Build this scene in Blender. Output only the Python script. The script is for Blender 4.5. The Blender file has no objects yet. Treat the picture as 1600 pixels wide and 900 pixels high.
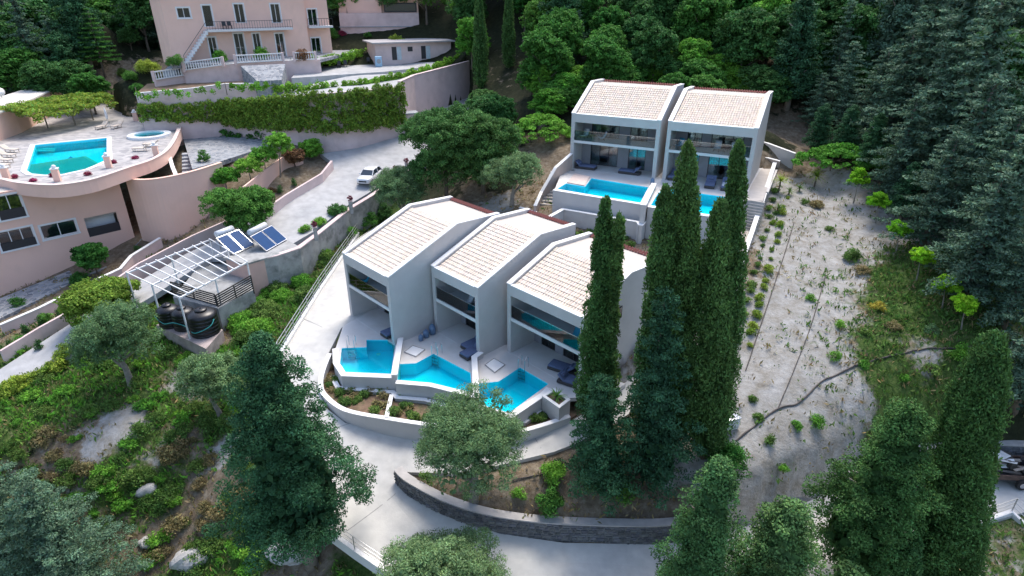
import bpy, bmesh, math, random
import numpy as np
from mathutils import Vector, Matrix
from mathutils.geometry import tessellate_polygon, delaunay_2d_cdt
SC = bpy.context.scene
COL = SC.collection
R = math.radians
# ------------------------------------------------------------------ camera
FPX, PITCH, CAMH = 950.0, R(25.92), 24.0
cd = bpy.data.cameras.new('camera'); cam = bpy.data.objects.new('camera', cd); COL.objects.link(cam)
cd.sensor_width = 36.0; cd.lens = FPX / 1600 * 36; cd.clip_start = 0.5; cd.clip_end = 4000
cam.location = (0, 0, CAMH); cam.rotation_euler = (R(90) - PITCH, 0, 0)
SC.camera = cam
# ------------------------------------------------------------------ sky and sun
SUN_EL, SUN_AZ = R(60), R(18)      # azimuth measured from +Y towards +X
W = bpy.data.worlds.new('World'); SC.world = W; W.use_nodes = True
wn = W.node_tree; bg = wn.nodes['Background']
sky = wn.nodes.new('ShaderNodeTexSky'); sky.sky_type = 'NISHITA'; sky.sun_disc = False
sky.sun_elevation = SUN_EL; sky.sun_rotation = SUN_AZ; sky.air_density = 1.0; sky.dust_density = 2.5; sky.ozone_density = 1.6
wn.links.new(sky.outputs[0], bg.inputs[0]); bg.inputs[1].default_value = 0.15
sl = bpy.data.lights.new('sun', 'SUN'); sl.energy = 1.5; sl.angle = R(22); sl.color = (1.0, 0.93, 0.84)
so = bpy.data.objects.new('sun', sl); COL.objects.link(so)
so.rotation_euler = Vector((-math.sin(SUN_AZ) * math.cos(SUN_EL), -math.cos(SUN_AZ) * math.cos(SUN_EL), -math.sin(SUN_EL))).to_track_quat('-Z', 'Y').to_euler()
so.location = (30, 40, 60)
vs = SC.view_settings; vs.view_transform = 'Standard'; vs.look = 'None'; vs.exposure = 1.12; vs.gamma = 1.0; vs.use_curve_mapping = False
SC.cycles.use_denoising = True
SC.cycles.max_bounces = 6; SC.cycles.diffuse_bounces = 3; SC.cycles.glossy_bounces = 3; SC.cycles.transmission_bounces = 5; SC.cycles.transparent_max_bounces = 12
SC.cycles.caustics_reflective = False; SC.cycles.caustics_refractive = False
# ------------------------------------------------------------------ pixel to place
CP, SP = math.cos(PITCH), math.sin(PITCH)
def ray(u, v):
    a = (u - 800) / FPX; b = -(v - 450) / FPX
    return Vector((a, CP + b * SP, -SP + b * CP))
def P(u, v, z):
    d = ray(u, v); t = (z - CAMH) / d.z
    return Vector((d.x * t, d.y * t, z))
def zon(u, v, p):
    d = ray(u, v); t = math.hypot(p[0], p[1]) / math.hypot(d.x, d.y)
    return CAMH + t * d.z
# ------------------------------------------------------------------ materials
MATS = {}
def mat(name, col, rough=0.7, var=0.15, scale=3.0, bump=0.0, bscale=None, metal=0.0, spec=0.5, stain=None, stain_amt=0.0, stain_scale=0.6, attr=None, detail=6.0, emit=None, coat=0.0):
    if name in MATS: return MATS[name]
    m = bpy.data.materials.new(name); m.use_nodes = True; MATS[name] = m
    nt = m.node_tree; N = nt.nodes; L = nt.links; b = N['Principled BSDF']
    b.inputs['Roughness'].default_value = rough; b.inputs['Metallic'].default_value = metal
    b.inputs['Specular IOR Level'].default_value = spec
    if coat: b.inputs['Coat Weight'].default_value = coat
    tc = N.new('ShaderNodeTexCoord'); geo = N.new('ShaderNodeNewGeometry')
    n1 = N.new('ShaderNodeTexNoise'); n1.inputs['Scale'].default_value = scale; n1.inputs['Detail'].default_value = detail
    L.new(geo.outputs['Position'], n1.inputs['Vector'])
    mr = N.new('ShaderNodeMapRange'); mr.inputs[1].default_value = 0.25; mr.inputs[2].default_value = 0.75
    mr.inputs[3].default_value = 1 - var; mr.inputs[4].default_value = 1 + var
    L.new(n1.outputs['Fac'], mr.inputs[0])
    mul = N.new('ShaderNodeMix'); mul.data_type = 'RGBA'; mul.blend_type = 'MULTIPLY'; mul.inputs[0].default_value = 1.0
    base = None
    if attr:
        at = N.new('ShaderNodeAttribute'); at.attribute_name = attr
        mm = N.new('ShaderNodeMix'); mm.data_type = 'RGBA'; mm.blend_type = 'MULTIPLY'; mm.inputs[0].default_value = 1.0
        mm.inputs[6].default_value = (*col, 1); L.new(at.outputs['Color'], mm.inputs[7]); base = mm.outputs[2]
    if stain:
        n2 = N.new('ShaderNodeTexNoise'); n2.inputs['Scale'].default_value = stain_scale; n2.inputs['Detail'].default_value = 8; n2.inputs['Roughness'].default_value = 0.65
        L.new(geo.outputs['Position'], n2.inputs['Vector'])
        r2 = N.new('ShaderNodeMapRange'); r2.inputs[1].default_value = 0.48; r2.inputs[2].default_value = 0.68; r2.inputs[3].default_value = 0; r2.inputs[4].default_value = stain_amt
        L.new(n2.outputs['Fac'], r2.inputs[0])
        ms = N.new('ShaderNodeMix'); ms.data_type = 'RGBA'; ms.inputs[6].default_value = (*col, 1); ms.inputs[7].default_value = (*stain, 1)
        if base: L.new(base, ms.inputs[6])
        L.new(r2.outputs[0], ms.inputs[0]); base = ms.outputs[2]
    if base: L.new(base, mul.inputs[6])
    else: mul.inputs[6].default_value = (*col, 1)
    L.new(mr.outputs[0], mul.inputs[7]); L.new(mul.outputs[2], b.inputs['Base Color'])
    if bump:
        n3 = N.new('ShaderNodeTexNoise'); n3.inputs['Scale'].default_value = bscale or scale * 4; n3.inputs['Detail'].default_value = 5
        L.new(geo.outputs['Position'], n3.inputs['Vector'])
        bp = N.new('ShaderNodeBump'); bp.inputs['Strength'].default_value = bump; bp.inputs['Distance'].default_value = 0.05
        L.new(n3.outputs['Fac'], bp.inputs['Height']); L.new(bp.outputs[0], b.inputs['Normal'])
    if emit:
        b.inputs['Emission Color'].default_value = (*emit[:3], 1); b.inputs['Emission Strength'].default_value = emit[3]
    return m
def leafmat(name, col, trans=0.25, rough=0.7, hue=(0, 0, 0)):
    if name in MATS: return MATS[name]
    m = bpy.data.materials.new(name); m.use_nodes = True; MATS[name] = m
    nt = m.node_tree; N = nt.nodes; L = nt.links; b = N['Principled BSDF']; out = N['Material Output']
    at = N.new('ShaderNodeAttribute'); at.attribute_name = 'tint'
    oi = N.new('ShaderNodeObjectInfo')
    hs = N.new('ShaderNodeHueSaturation'); hs.inputs['Saturation'].default_value = 1.0
    mrh = N.new('ShaderNodeMapRange'); mrh.inputs[3].default_value = 0.485; mrh.inputs[4].default_value = 0.515
    L.new(oi.outputs['Random'], mrh.inputs[0]); L.new(mrh.outputs[0], hs.inputs['Hue'])
    mrv = N.new('ShaderNodeMapRange'); mrv.inputs[3].default_value = 1.18; mrv.inputs[4].default_value = 0.82
    L.new(oi.outputs['Random'], mrv.inputs[0]); L.new(mrv.outputs[0], hs.inputs['Value'])
    mm = N.new('ShaderNodeMix'); mm.data_type = 'RGBA'; mm.blend_type = 'MULTIPLY'; mm.inputs[0].default_value = 1.0
    mm.inputs[6].default_value = (*col, 1); L.new(at.outputs['Color'], mm.inputs[7]); L.new(mm.outputs[2], hs.inputs['Color'])
    L.new(hs.outputs[0], b.inputs['Base Color']); b.inputs['Roughness'].default_value = rough; b.inputs['Specular IOR Level'].default_value = 0.12
    tr = N.new('ShaderNodeBsdfTranslucent'); L.new(hs.outputs[0], tr.inputs[0])
    mx = N.new('ShaderNodeMixShader'); mx.inputs[0].default_value = trans
    L.new(b.outputs[0], mx.inputs[1]); L.new(tr.outputs[0], mx.inputs[2]); L.new(mx.outputs[0], out.inputs[0])
    return m
def glassmat(name, tint, refl=0.12, rough=0.02):
    if name in MATS: return MATS[name]
    m = bpy.data.materials.new(name); m.use_nodes = True; MATS[name] = m
    nt = m.node_tree; N = nt.nodes; L = nt.links; out = N['Material Output']; N.remove(N['Principled BSDF'])
    t = N.new('ShaderNodeBsdfTransparent'); t.inputs[0].default_value = (*tint, 1)
    g = N.new('ShaderNodeBsdfGlossy'); g.inputs['Roughness'].default_value = rough
    f = N.new('ShaderNodeFresnel'); f.inputs[0].default_value = 1.45
    ad = N.new('ShaderNodeMath'); ad.operation = 'ADD'; ad.inputs[1].default_value = refl; L.new(f.outputs[0], ad.inputs[0])
    mx = N.new('ShaderNodeMixShader'); L.new(ad.outputs[0], mx.inputs[0]); L.new(t.outputs[0], mx.inputs[1]); L.new(g.outputs[0], mx.inputs[2]); L.new(mx.outputs[0], out.inputs[0])
    return m
# ------------------------------------------------------------------ mesh helpers
def link(o, parent=None):
    COL.objects.link(o)
    if parent is not None: o.parent = parent
    return o
def tag(o, label=None, cat=None, group=None, kind=None):
    if label: o['label'] = label
    if cat: o['category'] = cat
    if group: o['group'] = group
    if kind: o['kind'] = kind
    return o
def empty(name, loc, rz=0.0, label=None, cat=None, group=None):
    o = bpy.data.objects.new(name, None); o.location = loc; o.rotation_euler = (0, 0, rz); o.empty_display_size = 0.2
    link(o); tag(o, label, cat, group); return o
def mesh(name, verts, faces, m, parent=None, smooth=False):
    me = bpy.data.meshes.new(name); me.from_pydata([tuple(v) for v in verts], [], faces); me.update()
    if m is not None: me.materials.append(m)
    if smooth: me.polygons.foreach_set('use_smooth', [True] * len(me.polygons))
    return link(bpy.data.objects.new(name, me), parent)
class MB:
    def __init__(s): s.v = []; s.f = []
    def add(s, vs_, fs_):
        o = len(s.v); s.v += [Vector(v) for v in vs_]; s.f += [tuple(i + o for i in f) for f in fs_]; return s
    def box(s, x0, x1, y0, y1, z0, z1):
        return s.add([(x0, y0, z0), (x1, y0, z0), (x1, y1, z0), (x0, y1, z0), (x0, y0, z1), (x1, y0, z1), (x1, y1, z1), (x0, y1, z1)],
                     [(3, 2, 1, 0), (4, 5, 6, 7), (0, 1, 5, 4), (1, 2, 6, 5), (2, 3, 7, 6), (3, 0, 4, 7)])
    def obox(s, c, size, rz=0, rx=0, ry=0):
        M = Matrix.Translation(Vector(c)) @ Matrix.Rotation(rz, 4, 'Z') @ Matrix.Rotation(ry, 4, 'Y') @ Matrix.Rotation(rx, 4, 'X')
        x, y, z = [k / 2 for k in size]
        t = MB().box(-x, x, -y, y, -z, z); return s.add([M @ v for v in t.v], t.f)
    def bar(s, p, q, w, h=None):
        p = Vector(p); q = Vector(q); h = h or w; d = (q - p); L = d.length; d.normalize()
        up = Vector((0, 0, 1)) if abs(d.z) < 0.95 else Vector((0, 1, 0))
        r = d.cross(up).normalized(); u = r.cross(d)
        vs_ = [b + r * (i * w / 2) + u * (j * h / 2) for b in (p, q) for i, j in ((-1, -1), (1, -1), (1, 1), (-1, 1))]
        return s.add(vs_, [(0, 1, 2, 3), (7, 6, 5, 4), (0, 4, 5, 1), (1, 5, 6, 2), (2, 6, 7, 3), (3, 7, 4, 0)])
    def tube(s, pts, rad, n=8, cap=True):
        pts = [Vector(p) for p in pts]; m = len(pts)
        if not hasattr(rad, '__len__'): rad = [rad] * m
        vs_ = []
        for i, p in enumerate(pts):
            d = (pts[min(i + 1, m - 1)] - pts[max(i - 1, 0)]).normalized()
            up = Vector((0, 0, 1)) if abs(d.z) < 0.9 else Vector((0, 1, 0))
            r = d.cross(up).normalized(); u = r.cross(d)
            vs_ += [p + (r * math.cos(2 * math.pi * k / n) + u * math.sin(2 * math.pi * k / n)) * rad[i] for k in range(n)]
        fs_ = [(i * n + k, (i + 1) * n + k, (i + 1) * n + (k + 1) % n, i * n + (k + 1) % n) for i in range(m - 1) for k in range(n)]
        if cap: fs_ += [tuple(range(n)), tuple(reversed(range((m - 1) * n, m * n)))]
        return s.add(vs_, fs_)
    def lathe(s, c, prof, n=16):
        c = Vector(c); m = len(prof)
        vs_ = [c + Vector((r * math.cos(2 * math.pi * k / n), r * math.sin(2 * math.pi * k / n), z)) for r, z in prof for k in range(n)]
        fs_ = [(i * n + k, i * n + (k + 1) % n, (i + 1) * n + (k + 1) % n, (i + 1) * n + k) for i in range(m - 1) for k in range(n)]
        fs_ += [tuple(reversed(range(n))), tuple(range((m - 1) * n, m * n))]
        return s.add(vs_, fs_)
    def prism(s, poly, z0, z1):
        poly = ccw([(p[0], p[1]) for p in poly]); n = len(poly)
        vs_ = [(x, y, z0) for x, y in poly] + [(x, y, z1) for x, y in poly]
        tri = tessellate_polygon([[Vector((x, y, 0)) for x, y in poly]])
        fs_ = []
        for t in tri:
            a, b, c = [Vector((*poly[i], 0)) for i in t]
            if (b - a).cross(c - a).z < 0: t = (t[0], t[2], t[1])
            fs_.append((t[0] + n, t[1] + n, t[2] + n)); fs_.append((t[2], t[1], t[0]))
        fs_ += [(i, (i + 1) % n, (i + 1) % n + n, i + n) for i in range(n)]
        return s.add(vs_, fs_)
    def xprism(s, prof, x0, x1):          # profile in (y,z) extruded along x
        n = len(prof); vs_ = [(x0, y, z) for y, z in prof] + [(x1, y, z) for y, z in prof]
        tri = tessellate_polygon([[Vector((y, z, 0)) for y, z in prof]])
        fs_ = [tuple(t) for t in tri] + [tuple(i + n for i in reversed(t)) for t in tri]
        fs_ += [(i, (i + 1) % n, (i + 1) % n + n, i + n) for i in range(n)]
        return s.add(vs_, fs_)
    def build(s, name, m, parent=None, smooth=False):
        o = mesh(name, s.v, s.f, m, parent, smooth)
        bm = bmesh.new(); bm.from_mesh(o.data); bmesh.ops.recalc_face_normals(bm, faces=bm.faces[:]); bm.to_mesh(o.data); bm.free()
        return o
def ccw(poly):
    a = sum(poly[i][0] * poly[(i + 1) % len(poly)][1] - poly[(i + 1) % len(poly)][0] * poly[i][1] for i in range(len(poly)))
    return list(poly) if a > 0 else list(reversed(poly))
def copy_tree(o, parent=None):
    c = o.copy(); link(c)
    if parent is not None: c.parent = parent; c.matrix_parent_inverse.identity()
    for ch in list(KIDS(o)): copy_tree(ch, c)
    return c
def KIDS(o): return list(o.children)
def offset_path(pts, d, closed=False):
    """2-D mitred offset to the left of a path"""
    n = len(pts); res = []
    for i in range(n):
        a = Vector(pts[i - 1][:2]) if (i > 0 or closed) else None; b = Vector(pts[i][:2]); c = Vector(pts[(i + 1) % n][:2]) if (i < n - 1 or closed) else None
        ds = []
        if a is not None and (b - a).length > 1e-6: ds.append((b - a).normalized())
        if c is not None and (c - b).length > 1e-6: ds.append((c - b).normalized())
        ns = [Vector((-q.y, q.x)) for q in ds]
        m = sum(ns, Vector((0, 0)))
        if m.length < 1e-4: m = ns[0]
        m.normalize(); k = max(0.35, m.dot(ns[0])); res.append(b + m * (d / k))
    return res
def wall_strip(mb, pts, thick, zb, zt, closed=False, off=0.0):
    """mitred wall along pts (x,y), zb/zt lists or numbers; centred on the path shifted by off"""
    n = len(pts); zb = zb if hasattr(zb, '__len__') else [zb] * n; zt = zt if hasattr(zt, '__len__') else [zt] * n
    l = offset_path(pts, off + thick / 2, closed); r = offset_path(pts, off - thick / 2, closed)
    vs_ = []
    for i in range(n): vs_ += [(l[i].x, l[i].y, zb[i]), (l[i].x, l[i].y, zt[i]), (r[i].x, r[i].y, zt[i]), (r[i].x, r[i].y, zb[i])]
    fs_ = []
    for i in range(n if closed else n - 1):
        a = 4 * i; b = 4 * ((i + 1) % n)
        fs_ += [(a, b, b + 1, a + 1), (a + 1, b + 1, b + 2, a + 2), (a + 2, b + 2, b + 3, a + 3), (a + 3, b + 3, b, a)]
    if not closed: fs_ += [(0, 1, 2, 3), (4 * n - 1, 4 * n - 2, 4 * n - 3, 4 * n - 4)]
    return mb.add(vs_, fs_)
def smooth_path(pts, k=6):
    """Catmull-Rom through n-d tuples"""
    out = []; n = len(pts); A = [np.array(p, float) for p in pts]
    for i in range(n - 1):
        p0 = A[max(i - 1, 0)]; p1 = A[i]; p2 = A[i + 1]; p3 = A[min(i + 2, n - 1)]
        for j in range(k):
            t = j / k
            out.append(0.5 * ((2 * p1) + (-p0 + p2) * t + (2 * p0 - 5 * p1 + 4 * p2 - p3) * t * t + (-p0 + 3 * p1 - 3 * p2 + p3) * t ** 3))
    out.append(A[-1]); return [tuple(p) for p in out]
def poly_sheet(name, outer, holes, z, m, parent=None, skirt=0.0):
    """flat polygon (list of xy) with holes, optional skirt down"""
    outer = ccw([(p[0], p[1]) for p in outer]); hs = [[(p[0], p[1]) for p in h] for h in holes]
    loops = [[Vector((x, y, 0)) for x, y in l] for l in [outer] + hs]
    flat = [v for l in loops for v in l]
    fs_ = []
    for t in tessellate_polygon(loops):
        a, b, c = [flat[i] for i in t]
        fs_.append(tuple(t) if (b - a).cross(c - a).z > 0 else (t[0], t[2], t[1]))
    vs_ = [(v.x, v.y, z) for v in flat]
    if skirt:
        n = len(outer); o = len(vs_); vs_ += [(x, y, z - skirt) for x, y in outer]
        fs_ += [(i, o + i, o + (i + 1) % n, (i + 1) % n) for i in range(n)]
    return mesh(name, vs_, fs_, m, parent)
# ------------------------------------------------------------------ terrain
class RBF:
    def __init__(s, pts, smooth=0.3):
        p = np.array(pts, float); s.xy = p[:, :2]; n = len(p)
        K = np.sqrt(((s.xy[:, None] - s.xy[None]) ** 2).sum(-1) + 0.25); K -= np.eye(n) * smooth
        A = np.zeros((n + 3, n + 3)); A[:n, :n] = K; A[:n, n] = 1; A[:n, n + 1:] = s.xy; A[n, :n] = 1; A[n + 1:, :n] = s.xy.T
        s.w = np.linalg.solve(A, np.concatenate([p[:, 2], [0, 0, 0]])); s.n = n
    def __call__(s, x, y):
        x = np.atleast_1d(np.asarray(x, float)); y = np.atleast_1d(np.asarray(y, float))
        out = np.empty(x.shape)
        for i in range(0, len(x), 4000):
            X = x[i:i + 4000]; Y = y[i:i + 4000]
            K = np.sqrt((X[:, None] - s.xy[:, 0]) ** 2 + (Y[:, None] - s.xy[:, 1]) ** 2 + 0.25)
            out[i:i + 4000] = K @ s.w[:s.n] + s.w[s.n] + s.w[s.n + 1] * X + s.w[s.n + 2] * Y
        return out
def inpoly(x, y, poly):
    x = np.asarray(x); y = np.asarray(y); r = np.zeros(x.shape, bool); n = len(poly)
    for i in range(n):
        x0, y0 = poly[i][:2]; x1, y1 = poly[(i + 1) % n][:2]
        if y0 == y1: continue
        c = ((y0 > y) != (y1 > y)) & (x < (x1 - x0) * (y - y0) / (y1 - y0) + x0); r ^= c
    return r
def polydist(x, y, poly, closed=True):
    d = np.full(np.shape(x), 1e9); n = len(poly)
    for i in range(n if closed else n - 1):
        x0, y0 = poly[i][:2]; x1, y1 = poly[(i + 1) % n][:2]
        dx, dy = x1 - x0, y1 - y0; L = dx * dx + dy * dy + 1e-9
        t = np.clip(((x - x0) * dx + (y - y0) * dy) / L, 0, 1)
        d = np.minimum(d, np.hypot(x - x0 - t * dx, y - y0 - t * dy))
    return d
# ------------------------------------------------------------------ ground: control points from the photograph (u, v, height, cover)
CTRL_PX = [
 # bank between the villa driveway and the solar wall
 (520,400,.5,'g'),(470,455,-.1,'g'),(430,500,-.4,'g'),(400,520,-.6,'g'),(430,450,-.4,'g'),(400,478,-.8,'g'),(470,432,-.2,'g'),(560,364,.8,'g'),(620,330,1.6,'g'),(360,520,-.8,'d'),(650,335,2.3,'g'),
 (700,328,3.2,'f'),(600,345,1.3,'g'),
 # lower left slope
 (350,560,-1.2,'g'),(300,600,-1.8,'s'),(200,600,-1.9,'g'),(100,620,-2.1,'g'),(30,640,-2.3,'g'),(130,570,-1.5,'g'),(0,630,-2.1,'g'),(230,530,-.7,'g'),(350,640,-2.6,'g'),(300,680,-3.2,'d'),(200,660,-2.4,'s'),(240,690,-3.2,'g'),(170,740,-4.,'g'),(270,640,-2.5,'g'),(330,680,-3.3,'g'),
 (150,700,-3.2,'s'),(350,710,-3.9,'s'),(330,760,-4.8,'d'),(250,760,-4.9,'g'),(250,850,-6.8,'d'),(400,850,-6,'g'),(470,885,-5.9,'d'),(100,720,-3.8,'d'),(300,920,-8,'g'),(100,860,-7,'f'),(0,800,-6,'f'),(550,930,-5.6,'g'),(620,980,-6.2,'g'),(250,700,-3.4,'s'),
 (-60,700,-2,'g'),(400,640,-1.6,'g'),(390,720,-3.,'d'),
 # beds between ramp and stone wall
 (680,765,-2.5,'d'),(760,785,-2.75,'d'),(850,795,-3.0,'d'),(930,800,-3.2,'d'),(1000,805,-3.3,'d'),(850,745,-2.1,'d'),(760,750,-2.3,'d'),(950,745,-2.0,'d'),(1050,725,-1.6,'s'),(1050,790,-3.2,'d'),(960,700,-1.4,'d'),(1130,770,-2.3,'s'),
 (1180,760,-2.3,'s'),(1150,820,-3.6,'d'),(1250,765,-2.8,'s'),(1300,700,-1.9,'s'),(1380,690,-2.4,'g'),(1400,650,-1.2,'g'),(1500,620,-.5,'g'),(1500,680,-2.6,'s'),(1590,650,-1.2,'f'),(1590,600,0,'f'),(1250,800,-4.0,'d'),(1350,735,-3.4,'s'),
 # sandy slope
 (1200,640,0,'s'),(1130,640,-.2,'s'),(1160,560,1.2,'s'),(1200,480,2.8,'s'),(1230,400,4.2,'s'),(1250,300,6.3,'s'),(1225,262,7.3,'d'),(1300,300,6.2,'s'),(1350,350,5.3,'s'),(1300,400,4.2,'s'),(1300,480,2.8,'s'),(1300,560,1.3,'s'),
 (1380,560,1.4,'g'),(1400,480,3.0,'g'),(1450,420,4.5,'g'),(1410,350,5.7,'s'),(1400,280,7.5,'d'),(1500,480,3.5,'g'),(1560,540,2.5,'g'),(1450,560,1.6,'s'),(1330,235,8.5,'f'),(1240,225,8.4,'d'),(1250,600,.7,'s'),(1350,620,.1,'s'),(1420,600,.3,'g'),(1480,600,.2,'g'),(1530,640,-1.,'g'),(1440,640,-.9,'g'),(1385,610,.1,'g'),(1430,500,2.7,'g'),(1370,440,3.7,'g'),(1530,590,.6,'g'),(1340,440,3.5,'s'),
 # between the villa rows
 (900,350,4.7,'d'),(960,382,4.4,'d'),(1080,402,4.2,'d'),(1120,435,3.8,'d'),(1145,400,4.5,'d'),(780,318,4.8,'s'),(850,345,5.0,'d'),(1010,470,3.2,'d'),(1050,520,1.4,'s'),(820,335,4.9,'d'),
 (830,300,5.8,'d'),(850,262,7.0,'d'),(780,290,5.3,'f'),(872,235,8.4,'d'),(740,305,4.6,'d'),
 # hotel hillside
 (640,275,4.0,'f'),(700,240,5.2,'f'),(680,300,3.2,'f'),(760,220,6.8,'f'),(230,375,.5,'d'),(150,440,-.8,'d'),(60,480,-1.4,'d'),(300,350,1.6,'d'),(380,300,4.2,'d'),(430,265,5.4,'d'),(350,245,6.6,'d'),
 (150,130,9.5,'f'),(100,95,11,'f'),(220,112,10.8,'f'),(40,105,11,'f'),(215,150,8.8,'d'),(-60,200,8,'f'),(300,190,7.0,'d'),
]
CTRL_W = [(0,80,11,'f'),(20,80,12.5,'f'),(40,75,12.5,'f'),(-12,108,15,'f'),(0,110,23,'f'),(40,110,26,'f'),(-25,125,22,'f'),(80,110,30,'f'),(62,72,16,'f'),(62,50,11.5,'f'),(50,38,6,'f'),(45,30,.5,'f'),(60,22,-3,'f'),(82,60,18,'f'),
 (0,140,34,'f'),(100,140,42,'f'),(-90,140,30,'f'),(-70,112,20,'f'),(-85,75,10,'f'),(-95,50,4,'f'),(-60,20,-5,'g'),(-40,10,-9,'g'),(0,10,-9,'g'),(40,8,-9,'g'),(-30,20,-8,'f'),(0,-60,-28,'g'),(300,0,-30,'f'),(-300,0,-25,'f'),
 (300,300,90,'f'),(-300,300,80,'f'),(0,400,110,'f'),(0,900,190,'f'),(700,500,150,'f'),(-700,500,140,'f'),(0,-500,-60,'f'),(28,66,10.5,'f'),(36,60,10,'f'),(10,72,9.5,'f'),(22,70,10,'f'),(-4,70,8.5,'f'),(-55,95,14,'f'),(-40,100,14.6,'f'),(-22,100,12.5,'f'),(-14,92,9.5,'f')]
_c = P(182,272,7.45); _a = Vector((math.cos(R(47.4)), math.sin(R(47.4)), 0)); _b = Vector((-_a.y, _a.x, 0))
CTRL_W += [(*( _c - _a * q - _b * k)[:2], z, 'd') for q, z in ((0, .6), (5, -.5), (10, -1.5), (16, -2), (24, -2.5)) for k in (1.0, -5)]
pts = [(*P(u, v, z)[:], c) for u, v, z, c in CTRL_PX] + CTRL_W
TR = RBF([p[:3] for p in pts], 0.3)
PLATS = []
def platform(poly, hf, dil=0.35, drop=0.16):
    PLATS.append(([tuple(p[:2]) for p in poly], hf, dil, drop))
def px_poly(l): return [P(*q) if len(q) == 3 else Vector((q[1], q[2], q[3])) for q in l]
# houses: origin front left, yaw, width, depth to ridge, back depth, rise
YAW1, YAW2, Z2 = R(-46.43), R(-26.55), 7.37
UNITS = dict(A=((-13.33,44.2,0),YAW1,6.46,6.48,4.4,2.42,5.48), B=((-6.06,41.68,0),YAW1,5.37,6.18,3.93,2.29,5.48), C=((-.35,38.62,0),YAW1,7.19,4.56,4.2,1.69,5.48),
             D=((6.05,63.04,Z2),YAW2,9.09,5.29,3.38,2.44,5.53), E=((14.84,58.84,Z2),YAW2,8.1,5.51,3.5,2.19,5.53))
def hp(k, x, y, z=0):
    o, yw = UNITS[k][:2]; return Vector((o[0] + x * math.cos(yw) - y * math.sin(yw), o[1] + x * math.sin(yw) + y * math.cos(yw), o[2] + z))
for k, u in UNITS.items():
    w, dd = u[2], u[3] + u[4]; z = u[0][2]
    platform([hp(k, -.05, -.1), hp(k, w + .05, -.1), hp(k, w + .05, dd), hp(k, -.05, dd)], (lambda x, y, z=z: np.full(np.shape(x), z)), 0.1, 0.25)
# villa driveway with the ramp that leaves it behind the olive tree and the lower road
DRIVE = px_poly([(590,352,.9),(555,375,.7),(500,455,.3),(437,557,-.2),(415,620,-.9),(420,700,-1.9),(460,770,-2.9),(505,828,-3.6),(600,893,-4.2),(720,960,-4.7),(900,1010,-5.1),(1150,1000,-5.5),(1300,920,-5.4),(1420,860,-5.2),(1510,826,-5.0),(1600,800,-4.6),(1800,790,-4.3),
  (1800,735,-4.1),(1620,722,-4.3),(1500,722,-4.5),(1400,735,-4.75),(1300,768,-4.95),(1200,812,-5.05),(1100,846,-5.1),(1000,852,-5.05),(880,850,-4.75),(780,835,-4.25),(700,805,-3.75),(640,772,-3.3),(620,756,-3.05),
  (616,735,-2.85),(640,736,-2.6),(700,738,-2.35),(760,731,-2.1),(806,719,-1.85),(866,704,-1.5),(910,687,-1.2),(960,660,-.8),(1020,620,-.3),(1060,590,.0),(1035,570,.0),(985,592,-.2),(930,636,-.75),(890,660,-1.15),(843,678,-1.55),(797,690,-1.8),(740,690,-2.0),(670,684,-2.15),(605,674,-2.1),(540,661,-1.75),(508,636,-1.3),(497,605,-.9),(499,585,-.6),(515,548,-.2),(533,513,-.04),(547,504,-.02)]) 
DRIVE += [Vector((*hp('A', -.06, 3)[:2], .15)), Vector((*hp('A', -.06, 8)[:2], .6)), Vector((*hp('A', -.06, 10.5)[:2], .9))]
DRH = RBF(DRIVE, .4)
platform(DRIVE, DRH, .7, .2)
HROAD = px_poly([(735,150,9.0),(640,192,7.4),(632,212,6.6),(540,234,6.2),(500,240,6.0),(517,252,5.6),(500,272,5.1),(440,308,4.3),(400,337,3.4),(350,370,2.3),(290,397,1.5),(240,427,.7),(180,462,.0),(100,512,-.7),(0,577,-1.6),(-90,630,-2.3),
  (-90,672,-2.5),(0,612,-1.8),(60,578,-1.2),(110,550,-.8),(200,486,.1),(250,455,.8),(330,402,2.0),(392,396,2.9),(450,385,2.9),(490,362,2.95),(545,320,3.55),(575,302,4.0),(632,264,4.8),(660,247,5.3),(735,192,7.3)])
HRH = RBF(HROAD, .4)
platform(HROAD, HRH, .3, .14)
# upper courtyard of the hotel, between curved wall and hedge wall
COURT = px_poly([(283,205,7.0),(300,262,6.9),(347,252,6.7),(395,238,6.6),(440,228,6.5),(440,215,6.6),(400,208,6.8),(330,197,7.0)])
platform(COURT, lambda x, y: np.full(np.shape(x), 6.75), .2, .14)
# flat levels
DECK1 = px_poly([(553,499,0),(536,510,0),(524,545,0),(525,567,0),(537,586,0),(613,589,0),(620,597,0),(672,602,0),(738,618,0),(747,636,0),(797,651,0),(848,618,0),(890,622,0),(930,618,0)]) + [hp('C', 8.6, .5), hp('C', 8.6, 3), hp('A', .2, 3)]
platform(DECK1, lambda x, y: np.zeros(np.shape(x)), .2, .3)
BED1 = px_poly([(524,545,-1),(515,560,-1.),(503,590,-1.),(508,618,-1.05),(540,641,-1.05),(605,654,-1.05),(670,664,-1.05),(740,674,-1.05),(797,676,-1.0),(843,666,-.95),(890,650,-.8),(930,618,-.5),(848,618,-.9),(797,651,-1),(738,618,-1),(613,589,-1)])
BEDH = lambda x, y: np.full(np.shape(x), -1.08)
platform(BED1, BEDH, .15, .05)
DECK2 = px_poly([(896,268,Z2),(880,262,Z2),(866,298,Z2),(1004,320,Z2),(1016,324,Z2),(1128,341,Z2),(1160,318,Z2),(1176,288,Z2)]) + [hp('E', 9.9, 0), hp('E', 9.9, 9), hp('D', .2, 8)]
platform(DECK2, lambda x, y: np.full(np.shape(x), Z2), .1, .3)
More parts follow.
